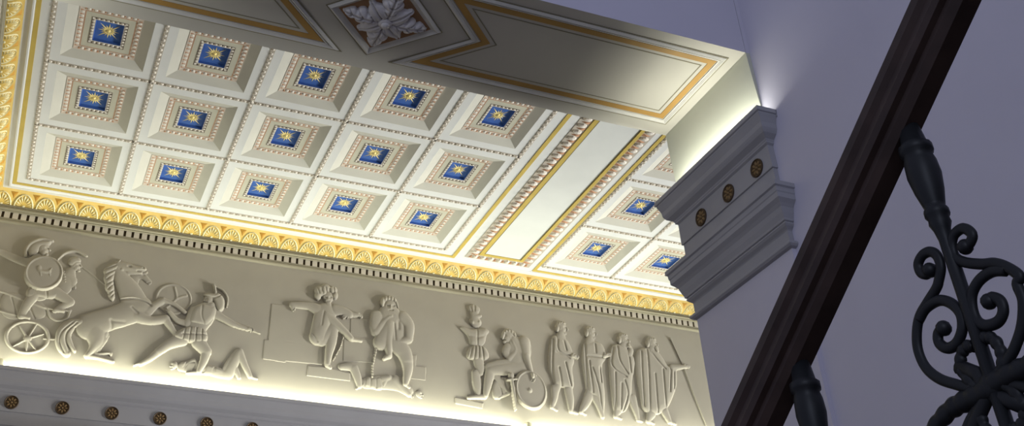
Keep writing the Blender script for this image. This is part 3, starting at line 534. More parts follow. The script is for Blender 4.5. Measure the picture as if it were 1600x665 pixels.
 ('carved_stone_block', 'large squared relief block left of the curly-haired seated youth', 'stone block', None, 0.0, [('P', [(1.836, -0.646), (2.209, -0.618), (2.23, -0.976), (1.838, -0.984)], 0.012, 0.006), ('P', [(1.798, -0.987), (2.322, -0.964), (2.327, -1.151), (1.798, -1.169)], 0.012, 0.006), ('P', [(1.836, -0.646), (1.97, -0.635), (2.003, -1.175), (1.83, -1.168)], 0.012, 0.006)], []),
 ('carved_stone_block', 'squared relief block between the two seated naked figures', 'stone block', None, 0.0, [('P', [(2.568, -0.674), (2.741, -0.659), (2.724, -0.831), (2.57, -0.837)], 0.008, 0.006), ('P', [(2.512, -0.87), (2.797, -0.845), (2.786, -1.071), (2.513, -1.092)], 0.008, 0.006)], []),
 ('carved_ground_ledge', 'low relief rocky ledge below the feet of the curly-haired youth', 'ledge', None, 0.0, [('P', [(2.2, -1.172), (2.37, -1.165), (2.586, -1.192), (2.589, -1.268), (2.194, -1.27)], 0.014, 0.008)], []),
 ('carved_seated_youth', 'low relief curly-haired youth seated with crossed legs and arms spread along the wall', 'relief figure', None, 0.014, [('E', (2.345, -0.503, 0.052, 0.055, 0), 0.05), ('E', (2.347, -0.533, 0.035, 0.040, 0), 0.047), ('C', [(2.346, -0.506, 0.005), (2.347, -0.532, 0.009)], 0.062), ('G', [(2.319, -0.516), (2.335, -0.515)], 0.007, 0.014), ('G', [(2.357, -0.511), (2.372, -0.508)], 0.007, 0.014), ('G', [(2.334, -0.55), (2.361, -0.545)], 0.005, 0.012), ('C', [(2.349, -0.583, 0.032), (2.344, -0.633, 0.038)], 0.04), ('C', [(2.33, -0.668, 0.099), (2.296, -0.772, 0.082), (2.278, -0.871, 0.078)], 0.055), ('C', [(2.258, -0.638, 0.051), (2.17, -0.619, 0.038), (2.078, -0.625, 0.031), (2.019, -0.631, 0.027)], None), ('C', [(2.019, -0.631, 0.019), (2.027, -0.65, 0.018)], 0.028), ('C', [(2.043, -0.65, 0.005), (2.049, -0.664, 0.004), (2.049, -0.677, 0.003)], 0.0237), ('C', [(2.035, -0.654, 0.005), (2.043, -0.672, 0.004), (2.044, -0.687, 0.003)], 0.0237), ('C', [(2.026, -0.659, 0.005), (2.033, -0.676, 0.004), (2.034, -0.69, 0.003)], 0.0237), ('C', [(2.018, -0.663, 0.005), (2.024, -0.676, 0.004), (2.023, -0.687, 0.003)], 0.0237), ('C', [(2.033, -0.623, 0.006), (2.048, -0.632, 0.004)], 0.025), ('C', [(2.422, -0.621, 0.055), (2.494, -0.619, 0.042), (2.558, -0.642, 0.035)], 0.045), ('C', [(2.558, -0.642, 0.029), (2.63, -0.636, 0.021)], 0.035), ('C', [(2.535, -0.651, 0.019), (2.517, -0.664, 0.018)], 0.028), ('C', [(2.518, -0.681, 0.005), (2.505, -0.691, 0.004), (2.493, -0.694, 0.003)], 0.0237), ('C', [(2.514, -0.673, 0.005), (2.497, -0.686, 0.004), (2.483, -0.691, 0.003)], 0.0237), ('C', [(2.508, -0.665, 0.005), (2.493, -0.677, 0.004), (2.479, -0.682, 0.003)], 0.0237), ('C', [(2.503, -0.658, 0.005), (2.492, -0.667, 0.004), (2.481, -0.669, 0.003)], 0.0237), ('C', [(2.543, -0.663, 0.006), (2.536, -0.682, 0.004)], 0.025), ('C', [(2.63, -0.636, 0.016), (2.647, -0.641, 0.015)], 0.028), ('C', [(2.657, -0.631, 0.004), (2.669, -0.635, 0.004), (2.677, -0.642, 0.003)], 0.0237), ('C', [(2.654, -0.639, 0.004), (2.669, -0.644, 0.004), (2.678, -0.651, 0.003)], 0.0237), ('C', [(2.651, -0.647, 0.004), (2.665, -0.652, 0.004), (2.674, -0.659, 0.003)], 0.0237), ('C', [(2.648, -0.655, 0.004), (2.658, -0.658, 0.004), (2.664, -0.665, 0.003)], 0.0237), ('C', [(2.635, -0.623, 0.005), (2.651, -0.618, 0.004)], 0.025), ('C', [(2.272, -0.904, 0.078), (2.312, -0.785, 0.066), (2.339, -0.687, 0.054)], 0.062), ('C', [(2.339, -0.687, 0.052), (2.436, -0.759, 0.043), (2.526, -0.827, 0.032), (2.578, -0.873, 0.025)], 0.062), ('C', [(2.583, -0.879, 0.020), (2.628, -0.88, 0.017), (2.673, -0.885, 0.012)], 0.045), ('C', [(2.304, -0.923, 0.062), (2.37, -0.842, 0.063), (2.402, -0.805, 0.054)], 0.05), ('C', [(2.403, -0.813, 0.054), (2.397, -0.934, 0.047), (2.38, -1.047, 0.034), (2.372, -1.142, 0.024)], 0.052), ('C', [(2.372, -1.15, 0.023), (2.387, -1.159, 0.019), (2.401, -1.172, 0.014)], 0.04), ('G', [(2.313, -0.654), (2.297, -0.788)], 0.008, 0.006), ('G', [(2.217, -0.88), (2.267, -0.952)], 0.007, 0.008)], [('hair', [('E', (2.264, -0.462, 0.052, 0.055, 0), 0.06), ('E', (2.318, -0.423, 0.052, 0.042, 0), 0.062), ('E', (2.385, -0.429, 0.046, 0.042, 0), 0.06), ('E', (2.41, -0.478, 0.029, 0.039, 0), 0.055), ('E', (2.249, -0.512, 0.032, 0.039, 0), 0.055), ('E', (2.296, -0.466, 0.042, 0.035, 0), 0.066), ('G', [(2.238, -0.433), (2.26, -0.483)], 0.006, 0.01), ('G', [(2.277, -0.44), (2.295, -0.478)], 0.006, 0.01), ('G', [(2.314, -0.42), (2.33, -0.472)], 0.006, 0.01), ('G', [(2.353, -0.428), (2.364, -0.466)], 0.006, 0.01), ('G', [(2.39, -0.408), (2.399, -0.461)], 0.006, 0.01)], None), ('chain', [('E', (2.504, -0.874, 0.007, 0.012, 20), 0.022), ('E', (2.499, -0.896, 0.007, 0.012, 20), 0.022), ('E', (2.493, -0.917, 0.007, 0.012, 20), 0.022), ('E', (2.488, -0.939, 0.007, 0.012, 20), 0.022), ('E', (2.483, -0.96, 0.007, 0.012, 20), 0.022), ('E', (2.473, -0.982, 0.007, 0.012, 20), 0.022), ('E', (2.463, -1.004, 0.007, 0.012, 20), 0.022), ('E', (2.453, -1.026, 0.007, 0.012, 20), 0.022), ('E', (2.443, -1.048, 0.007, 0.012, 20), 0.022), ('E', (2.433, -1.07, 0.007, 0.012, 20), 0.022), ('E', (2.423, -1.091, 0.007, 0.012, 20), 0.022)], None)]),
 ('carved_seated_man', 'low relief naked seated man resting his chin on his drawn-up knee', 'relief figure', None, 0.014, [('E', (2.946, -0.491, 0.064, 0.068, 0), 0.052), ('E', (2.946, -0.527, 0.044, 0.049, 0), 0.0493), ('C', [(2.946, -0.495, 0.006), (2.946, -0.526, 0.011)], 0.065), ('G', [(2.913, -0.507), (2.932, -0.505)], 0.009, 0.014), ('G', [(2.96, -0.501), (2.979, -0.496)], 0.009, 0.014), ('G', [(2.929, -0.548), (2.964, -0.543)], 0.006, 0.012), ('C', [(2.942, -0.592, 0.108), (2.961, -0.716, 0.125), (2.963, -0.841, 0.102)], 0.05), ('C', [(2.815, -0.629, 0.064), (2.803, -0.712, 0.053), (2.813, -0.774, 0.046)], 0.05), ('C', [(2.813, -0.774, 0.042), (2.872, -0.684, 0.035), (2.933, -0.612, 0.030)], 0.055), ('C', [(2.928, -0.616, 0.023), (2.952, -0.606, 0.022)], 0.06), ('C', [(2.957, -0.585, 0.006), (2.975, -0.577, 0.005), (2.99, -0.577, 0.004)], 0.051), ('C', [(2.96, -0.596, 0.006), (2.982, -0.586, 0.005), (3.001, -0.585, 0.004)], 0.051), ('C', [(2.963, -0.607, 0.006), (2.984, -0.598, 0.005), (3.002, -0.597, 0.004)], 0.051), ('C', [(2.966, -0.618, 0.006), (2.982, -0.611, 0.005), (2.995, -0.611, 0.004)], 0.051), ('C', [(2.923, -0.598, 0.007), (2.937, -0.579, 0.005)], 0.054), ('C', [(3.071, -0.6, 0.065), (3.125, -0.665, 0.056), (3.125, -0.773, 0.046)], 0.055), ('C', [(3.125, -0.8, 0.043), (3.06, -0.836, 0.033), (2.995, -0.849, 0.026)], 0.055), ('C', [(3.007, -0.847, 0.021), (2.984, -0.848, 0.020)], 0.05), ('C', [(2.974, -0.865, 0.005), (2.957, -0.866, 0.005), (2.945, -0.861, 0.004)], 0.042), ('C', [(2.975, -0.855, 0.005), (2.954, -0.856, 0.005), (2.939, -0.851, 0.004)], 0.042), ('C', [(2.976, -0.844, 0.005), (2.956, -0.845, 0.005), (2.941, -0.84, 0.004)], 0.042), ('C', [(2.977, -0.833, 0.005), (2.962, -0.834, 0.005), (2.951, -0.829, 0.004)], 0.042), ('C', [(3.006, -0.864, 0.007), (2.988, -0.877, 0.005)], 0.0450), ('C', [(2.859, -0.873, 0.073), (2.901, -0.779, 0.067), (2.94, -0.683, 0.057)], 0.06), ('C', [(2.94, -0.683, 0.057), (2.931, -0.81, 0.047), (2.933, -0.916, 0.036), (2.94, -0.981, 0.027)], 0.066), ('C', [(2.944, -0.988, 0.026), (2.918, -1.003, 0.022), (2.892, -1.023, 0.016)], 0.05), ('C', [(2.998, -0.854, 0.088), (3.078, -0.931, 0.074), (3.109, -1.006, 0.059)], 0.056), ('C', [(3.109, -1.015, 0.057), (3.119, -1.1, 0.045), (3.097, -1.231, 0.027)], 0.05), ('C', [(3.097, -1.236, 0.022), (3.115, -1.246, 0.019), (3.132, -1.261, 0.013)], 0.035), ('G', [(3.023, -0.653), (3.023, -0.716)], 0.016, 0.01), ('G', [(2.982, -0.677), (2.995, -0.828)], 0.009, 0.008)], [('hair', [('P', [(2.852, -0.523), (2.836, -0.47), (2.868, -0.419), (2.93, -0.394), (2.994, -0.408), (3.021, -0.46), (3.024, -0.534), (3.004, -0.5), (2.98, -0.457), (2.895, -0.456), (2.879, -0.525)], 0.064, 0.03), ('G', [(2.877, -0.421), (2.883, -0.469)], 0.007, 0.01), ('G', [(2.909, -0.416), (2.911, -0.464)], 0.007, 0.01), ('G', [(2.941, -0.411), (2.94, -0.46)], 0.007, 0.01), ('G', [(2.974, -0.406), (2.969, -0.455)], 0.007, 0.01), ('G', [(3.006, -0.401), (2.998, -0.451)], 0.007, 0.01)], None), ('chain', [('E', (2.816, -0.941, 0.008, 0.013, 10), 0.022), ('E', (2.812, -0.968, 0.008, 0.013, 10), 0.022), ('E', (2.807, -0.994, 0.008, 0.013, 10), 0.022), ('E', (2.802, -1.021, 0.008, 0.013, 10), 0.022), ('E', (2.797, -1.048, 0.008, 0.013, 10), 0.022), ('E', (2.792, -1.074, 0.008, 0.013, 10), 0.022), ('E', (2.787, -1.1, 0.008, 0.013, 10), 0.022), ('E', (2.787, -1.126, 0.008, 0.013, 10), 0.022), ('E', (2.786, -1.152, 0.008, 0.013, 10), 0.022), ('E', (2.786, -1.177, 0.008, 0.013, 10), 0.022), ('E', (2.785, -1.203, 0.008, 0.013, 10), 0.022)], None)]),
 ('carved_fallen_person', 'low relief fallen person lying below the two seated naked figures, one knee bent', 'relief figure', None, 0.0, [('C', [(2.5, -1.147, 0.030), (2.575, -1.133, 0.040), (2.617, -1.145, 0.044)], 0.04), ('C', [(2.617, -1.145, 0.042), (2.654, -1.228, 0.037), (2.673, -1.301, 0.025)], 0.045), ('C', [(2.731, -1.268, 0.050), (2.832, -1.247, 0.064), (2.934, -1.235, 0.068), (3.037, -1.239, 0.068), (3.124, -1.287, 0.051)], 0.035), ('C', [(3.011, -1.208, 0.051), (3.072, -1.26, 0.041), (3.132, -1.32, 0.027)], 0.042), ('E', (3.228, -1.302, 0.033, 0.035, 0), 0.03), ('E', (3.235, -1.319, 0.022, 0.025, 0), 0.0284), ('C', [(3.258, -1.3, 0.005), (3.266, -1.312, 0.006)], 0.018), ('C', [(3.248, -1.337, 0.009), (3.252, -1.337, 0.008)], 0.0209), ('G', [(3.246, -1.304), (3.258, -1.304)], 0.005, 0.012), ('G', [(3.248, -1.328), (3.261, -1.325)], 0.003, 0.012), ('E', (3.221, -1.315, 0.004, 0.008, 0), 0.0336), ('C', [(2.891, -1.215, 0.044), (2.942, -1.191, 0.030)], 0.045), ('C', [(3.132, -1.323, 0.015), (3.147, -1.33, 0.014)], 0.028), ('C', [(3.158, -1.321, 0.004), (3.169, -1.326, 0.003), (3.176, -1.333, 0.003)], 0.0237), ('C', [(3.155, -1.328, 0.004), (3.168, -1.334, 0.003), (3.176, -1.342, 0.003)], 0.0237), ('C', [(3.151, -1.335, 0.004), (3.163, -1.341, 0.003), (3.171, -1.349, 0.003)], 0.0237), ('C', [(3.147, -1.342, 0.004), (3.157, -1.346, 0.003), (3.162, -1.353, 0.003)], 0.0237), ('C', [(3.138, -1.312, 0.005), (3.154, -1.309, 0.003)], 0.025), ('C', [(2.673, -1.301, 0.018), (2.66, -1.313, 0.015), (2.648, -1.329, 0.011)], 0.03)], [('cloth', [('P', [(2.673, -1.309), (2.729, -1.201), (2.797, -1.21), (2.864, -1.184), (2.95, -1.182), (2.934, -1.26), (2.867, -1.327), (2.765, -1.306)], 0.042, 0.03), ('G', [(2.729, -1.218), (2.715, -1.312)], 0.006, 0.012), ('G', [(2.776, -1.212), (2.772, -1.305)], 0.006, 0.012), ('G', [(2.824, -1.206), (2.829, -1.298)], 0.006, 0.012), ('G', [(2.872, -1.2), (2.887, -1.291)], 0.006, 0.012)], None)]),
 ('carved_stone_block', 'small low relief stones right of the man with his chin on his knee', 'stone block', None, 0.0, [('P', [(3.149, -0.943), (3.207, -0.94), (3.202, -1.046), (3.299, -1.042), (3.295, -1.172), (3.141, -1.174)], 0.008, 0.006)], []),
 ('carved_pedestal', 'low flat relief pedestal below the armour trophy', 'pedestal', None, 0.0, [('P', [(3.576, -1.291), (3.856, -1.314), (3.841, -1.371), (3.574, -1.354)], 0.018, 0.008)], []),
 ('carved_armour_trophy', 'low relief trophy of empty helmet, cuirass and pleated skirt on a post', 'armour trophy', None, 0.008, [('C', [(3.815, -0.907, 0.052), (3.829, -0.981, 0.048), (3.832, -1.036, 0.027)], 0.045), ('C', [(3.785, -1.046, 0.041), (3.793, -1.145, 0.044), (3.799, -1.235, 0.027)], 0.045)], [('helmet', [('E', (3.791, -0.398, 0.062, 0.047, 0), 0.045), ('C', [(3.793, -0.438, 0.043), (3.791, -0.483, 0.036)], 0.045), ('E', (3.799, -0.53, 0.064, 0.057, 0), 0.05), ('G', [(3.755, -0.386), (3.767, -0.424)], 0.007, 0.012), ('G', [(3.796, -0.365), (3.794, -0.419)], 0.007, 0.012), ('E', (3.768, -0.54, 0.021, 0.025, 0), 0.062), ('E', (3.834, -0.53, 0.021, 0.025, 0), 0.062), ('C', [(3.801, -0.476, 0.032), (3.85, -0.461, 0.018)], 0.05)], None), ('cuirass', [('P', [(3.631, -0.604), (3.684, -0.596), (3.751, -0.613), (3.841, -0.594), (3.904, -0.573), (3.948, -0.611), (3.907, -0.643), (3.887, -0.763), (3.737, -0.784), (3.727, -0.695), (3.683, -0.649)], 0.056, 0.05), ('G', [(3.813, -0.612), (3.808, -0.762)], 0.009, 0.008), ('G', [(3.74, -0.684), (3.802, -0.693)], 0.010, 0.006), ('G', [(3.819, -0.691), (3.883, -0.664)], 0.010, 0.006)], None), ('skirt', [('P', [(3.732, -0.772), (3.888, -0.756), (3.94, -0.864), (3.872, -0.916), (3.776, -0.921), (3.686, -0.907)], 0.06, 0.04), ('G', [(3.759, -0.786), (3.72, -0.928)], 0.008, 0.014), ('G', [(3.791, -0.781), (3.769, -0.922)], 0.008, 0.014), ('G', [(3.823, -0.777), (3.818, -0.915)], 0.008, 0.014), ('G', [(3.855, -0.773), (3.867, -0.908)], 0.008, 0.014)], None)]),
 ('carved_mourning_person', 'low relief seated mourner with bowed head leaning on a hand beside the oval shield', 'relief figure', None, 0.012, [('E', (4.137, -0.617, 0.061, 0.065, 0), 0.05), ('E', (4.121, -0.652, 0.041, 0.047, 0), 0.047), ('C', [(4.082, -0.628, 0.009), (4.065, -0.654, 0.012)], 0.03), ('C', [(4.095, -0.692, 0.016), (4.087, -0.694, 0.015)], 0.0349), ('G', [(4.102, -0.629), (4.081, -0.634)], 0.009, 0.012), ('G', [(4.096, -0.674), (4.073, -0.675)], 0.006, 0.012), ('E', (4.147, -0.637, 0.009, 0.015, 0), 0.0560), ('C', [(4.189, -0.665, 0.047), (4.229, -0.747, 0.112), (4.213, -0.862, 0.103)], 0.055), ('C', [(4.13, -0.743, 0.046), (4.1, -0.8, 0.042), (4.133, -0.847, 0.035)], 0.045), ('C', [(4.132, -0.856, 0.035), (4.201, -0.768, 0.028), (4.178, -0.693, 0.023)], 0.06), ('C', [(4.174, -0.693, 0.021), (4.172, -0.671, 0.020)], 0.055), ('C', [(4.154, -0.667, 0.005), (4.152, -0.651, 0.005), (4.156, -0.636, 0.004)], 0.0467), ('C', [(4.165, -0.664, 0.005), (4.162, -0.643, 0.005), (4.166, -0.626, 0.004)], 0.0467), ('C', [(4.176, -0.661, 0.005), (4.173, -0.641, 0.005), (4.177, -0.625, 0.004)], 0.0467), ('C', [(4.186, -0.657, 0.005), (4.184, -0.643, 0.005), (4.189, -0.63, 0.004)], 0.0467), ('C', [(4.157, -0.698, 0.007), (4.143, -0.686, 0.005)], 0.049), ('C', [(4.298, -0.667, 0.065), (4.305, -0.754, 0.054), (4.306, -0.815, 0.045)], 0.085), ('C', [(4.306, -0.815, 0.043), (4.33, -0.916, 0.035), (4.35, -0.987, 0.026)], 0.1), ('C', [(4.352, -0.99, 0.024), (4.353, -1.016, 0.023)], 0.14), ('C', [(4.372, -1.022, 0.006), (4.372, -1.041, 0.006), (4.366, -1.057, 0.005)], 0.1190), ('C', [(4.36, -1.024, 0.006), (4.36, -1.048, 0.006), (4.354, -1.067, 0.005)], 0.1190), ('C', [(4.346, -1.027, 0.006), (4.347, -1.05, 0.006), (4.341, -1.067, 0.004)], 0.1190), ('C', [(4.334, -1.029, 0.006), (4.335, -1.046, 0.006), (4.329, -1.06, 0.004)], 0.1190), ('C', [(4.372, -0.986, 0.008), (4.387, -1.002, 0.006)], 0.1260), ('C', [(4.263, -0.924, 0.074), (4.091, -0.964, 0.063), (3.939, -1.001, 0.052)], 0.062), ('C', [(3.93, -1.007, 0.052), (3.904, -1.114, 0.044), (3.871, -1.242, 0.028)], 0.056), ('C', [(3.867, -1.254, 0.025), (3.785, -1.268, 0.021), (3.703, -1.287, 0.015)], 0.035), ('C', [(4.219, -0.904, 0.064), (4.039, -0.928, 0.049), (3.917, -0.97, 0.043)], 0.045), ('C', [(3.981, -1.037, 0.038), (4.046, -1.13, 0.034), (4.105, -1.189, 0.022)], 0.035), ('C', [(4.105, -1.189, 0.020), (4.055, -1.218, 0.017), (4.005, -1.251, 0.012)], 0.03)], [('hair', [('P', [(4.062, -0.674), (4.056, -0.613), (4.104, -0.556), (4.177, -0.551), (4.217, -0.59), (4.222, -0.633), (4.186, -0.621), (4.147, -0.6), (4.106, -0.614), (4.085, -0.67)], 0.062, 0.03), ('G', [(4.09, -0.572), (4.103, -0.615)], 0.007, 0.01), ('G', [(4.123, -0.567), (4.13, -0.611)], 0.007, 0.01), ('G', [(4.157, -0.563), (4.158, -0.607)], 0.007, 0.01), ('G', [(4.19, -0.558), (4.185, -0.603)], 0.007, 0.01)], None), ('cloak', [('P', [(4.31, -0.621), (4.363, -0.658), (4.375, -0.744), (4.351, -0.826), (4.322, -0.848), (4.342, -0.749), (4.325, -0.672)], 0.05, 0.02), ('P', [(3.953, -1.066), (4.113, -1.037), (4.132, -1.169), (4.022, -1.262), (3.935, -1.267)], 0.03, 0.03), ('G', [(4.352, -0.677), (4.348, -0.809)], 0.007, 0.01), ('G', [(4.006, -1.068), (4.042, -1.222)], 0.008, 0.01), ('G', [(4.068, -1.06), (4.088, -1.175)], 0.008, 0.01)], None)]),
 ('carved_shield', 'low relief large oval shield with round boss leaning beside the seated mourner', 'shield', None, 0.03, [('E', (4.329, -1.137, 0.161, 0.189, 18), 0.03), ('O', (4.329, -1.137, 0.147, 0.171, 0.012), 0.036), ('E', (4.314, -1.15, 0.029, 0.031, 0), 0.055)], []),
 ('carved_sword', "low relief upright sword with round pommel between the mourner's legs and the oval shield", 'sword', None, 0.04, [('E', (4.133, -1.026, 0.028, 0.028, 0), 0.03), ('C', [(4.135, -1.051, 0.014), (4.151, -1.2, 0.012), (4.165, -1.35, 0.006)], 0.024), ('C', [(4.095, -1.077, 0.010), (4.181, -1.059, 0.010)], 0.026)], []),
 ('carved_robed_person', 'low relief robed person with folded arms, first of four standing figures', 'relief figure', None, 0.01, [('E', (4.713, -0.447, 0.060, 0.064, 0), 0.048), ('E', (4.724, -0.478, 0.041, 0.046, 0), 0.045), ('C', [(4.768, -0.442, 0.009), (4.781, -0.464, 0.012)], 0.028), ('C', [(4.745, -0.509, 0.016), (4.753, -0.51, 0.015)], 0.033), ('G', [(4.747, -0.449), (4.767, -0.448)], 0.009, 0.012), ('G', [(4.747, -0.493), (4.77, -0.487)], 0.006, 0.012), ('E', (4.7, -0.471, 0.009, 0.015, 0), 0.0537), ('C', [(4.706, -0.531, 0.044), (4.692, -0.835, 0.051), (4.546, -1.264, 0.019)], 0.035), ('C', [(4.692, -0.835, 0.036), (4.741, -1.283, 0.021)], 0.03), ('C', [(4.692, -0.835, 0.036), (4.802, -0.734, 0.000)], 0.03), ('C', [(4.707, -0.516, 0.037), (4.693, -0.576, 0.052)], 0.04), ('C', [(4.595, -1.092, 0.043), (4.578, -1.19, 0.030), (4.546, -1.272, 0.021)], 0.035), ('C', [(4.734, -1.083, 0.044), (4.75, -1.185, 0.033), (4.741, -1.281, 0.023)], 0.04), ('C', [(4.801, -0.741, 0.022), (4.826, -0.742, 0.021)], 0.07), ('C', [(4.84, -0.725, 0.006), (4.859, -0.726, 0.005), (4.871, -0.732, 0.004)], 0.0595), ('C', [(4.837, -0.736, 0.006), (4.86, -0.737, 0.005), (4.875, -0.743, 0.004)], 0.0595), ('C', [(4.834, -0.748, 0.006), (4.856, -0.749, 0.005), (4.87, -0.755, 0.004)], 0.0595), ('C', [(4.831, -0.758, 0.006), (4.847, -0.759, 0.005), (4.857, -0.765, 0.004)], 0.0595), ('C', [(4.806, -0.723, 0.007), (4.828, -0.712, 0.005)], 0.0630), ('C', [(4.546, -1.272, 0.019), (4.57, -1.283, 0.016), (4.594, -1.298, 0.012)], 0.03), ('C', [(4.74, -1.289, 0.021), (4.774, -1.293, 0.018), (4.807, -1.302, 0.013)], 0.03)], [('robe', [('P', [(4.607, -0.545), (4.668, -0.553), (4.753, -0.558), (4.795, -0.621), (4.818, -0.702), (4.826, -0.801), (4.79, -0.856), (4.803, -1.034), (4.768, -1.087), (4.7, -1.071), (4.623, -1.065), (4.582, -1.046), (4.564, -0.951), (4.535, -0.889), (4.553, -0.705)], 0.052, 0.07), ('G', [(4.611, -0.596), (4.578, -0.884), (4.588, -1.037)], 0.008, 0.016), ('G', [(4.663, -0.571), (4.663, -0.706), (4.793, -0.742)], 0.008, 0.016), ('G', [(4.649, -0.874), (4.668, -1.051)], 0.008, 0.016), ('G', [(4.724, -0.815), (4.764, -1.039)], 0.008, 0.016), ('G', [(4.636, -0.718), (4.772, -0.767)], 0.008, 0.016), ('G', [(4.726, -0.596), (4.745, -0.687)], 0.008, 0.016)], None), ('hair', [('P', [(4.641, -0.497), (4.642, -0.446), (4.68, -0.393), (4.742, -0.381), (4.777, -0.412), (4.75, -0.42), (4.707, -0.433), (4.686, -0.498), (4.662, -0.516)], 0.06, 0.03), ('G', [(4.664, -0.407), (4.656, -0.452)], 0.007, 0.01), ('G', [(4.687, -0.403), (4.675, -0.449)], 0.007, 0.01), ('G', [(4.71, -0.4), (4.694, -0.446)], 0.007, 0.01), ('G', [(4.733, -0.397), (4.714, -0.443)], 0.007, 0.01)], None)]),
 ('carved_robed_person', 'low relief robed person with arms crossed, second of the four standing figures from the shield', 'relief figure', None, 0.01, [('E', (5.034, -0.453, 0.058, 0.062, 0), 0.048), ('E', (5.044, -0.482, 0.04, 0.045, 0), 0.045), ('C', [(5.087, -0.448, 0.008), (5.1, -0.469, 0.011)], 0.028), ('C', [(5.064, -0.513, 0.016), (5.071, -0.513, 0.014)], 0.033), ('G', [(5.067, -0.455), (5.087, -0.454)], 0.008, 0.012), ('G', [(5.066, -0.497), (5.088, -0.491)], 0.006, 0.012), ('E', (5.021, -0.475, 0.008, 0.014, 0), 0.0537), ('C', [(5.025, -0.533, 0.043), (5.045, -0.882, 0.049), (4.848, -1.273, 0.020)], 0.035), ('C', [(5.045, -0.882, 0.035), (5.157, -0.686, 0.000)], 0.03), ('C', [(5.027, -0.519, 0.036), (5.012, -0.577, 0.050)], 0.04), ('C', [(4.952, -1.113, 0.048), (4.913, -1.198, 0.034), (4.847, -1.284, 0.021)], 0.04), ('C', [(5.018, -1.121, 0.044), (5.051, -1.213, 0.030), (5.075, -1.306, 0.020)], 0.035), ('C', [(5.156, -0.693, 0.023), (5.182, -0.683, 0.022)], 0.07), ('C', [(5.189, -0.664, 0.006), (5.209, -0.657, 0.005), (5.224, -0.657, 0.004)], 0.0595), ('C', [(5.191, -0.674, 0.006), (5.215, -0.665, 0.005), (5.234, -0.664, 0.004)], 0.0595), ('C', [(5.193, -0.685, 0.006), (5.216, -0.676, 0.005), (5.233, -0.675, 0.004)], 0.0595), ('C', [(5.194, -0.695, 0.006), (5.212, -0.688, 0.005), (5.225, -0.689, 0.004)], 0.0595), ('C', [(5.153, -0.677, 0.007), (5.17, -0.658, 0.005)], 0.0630), ('C', [(4.847, -1.281, 0.020), (4.87, -1.29, 0.017), (4.893, -1.303, 0.012)], 0.03)], [('robe', [('P', [(4.943, -0.574), (5.027, -0.55), (5.1, -0.547), (5.162, -0.569), (5.183, -0.652), (5.19, -0.711), (5.119, -0.779), (5.125, -0.961), (5.123, -1.125), (5.082, -1.321), (5.042, -1.294), (5.025, -1.136), (4.984, -1.109), (4.928, -1.103), (4.921, -0.954), (4.91, -0.84), (4.906, -0.707)], 0.052, 0.07), ('G', [(4.959, -0.598), (4.948, -0.785), (4.943, -1.082)], 0.009, 0.016), ('G', [(5.015, -0.826), (5.063, -1.035), (5.07, -1.275)], 0.008, 0.016), ('G', [(4.973, -0.715), (5.172, -0.708)], 0.008, 0.016), ('G', [(5.069, -0.582), (5.069, -0.668)], 0.009, 0.016), ('G', [(4.986, -0.763), (4.996, -1.075)], 0.008, 0.016), ('G', [(5.097, -0.816), (5.097, -0.965)], 0.008, 0.016)], None), ('hair', [('P', [(4.964, -0.501), (4.965, -0.452), (5.003, -0.401), (5.063, -0.389), (5.096, -0.419), (5.07, -0.426), (5.028, -0.44), (5.007, -0.502), (4.983, -0.519)], 0.06, 0.03), ('G', [(4.987, -0.414), (4.979, -0.457)], 0.007, 0.01), ('G', [(5.01, -0.411), (4.998, -0.454)], 0.007, 0.01), ('G', [(5.032, -0.408), (5.016, -0.452)], 0.007, 0.01), ('G', [(5.054, -0.404), (5.035, -0.449)], 0.007, 0.01)], None)]),
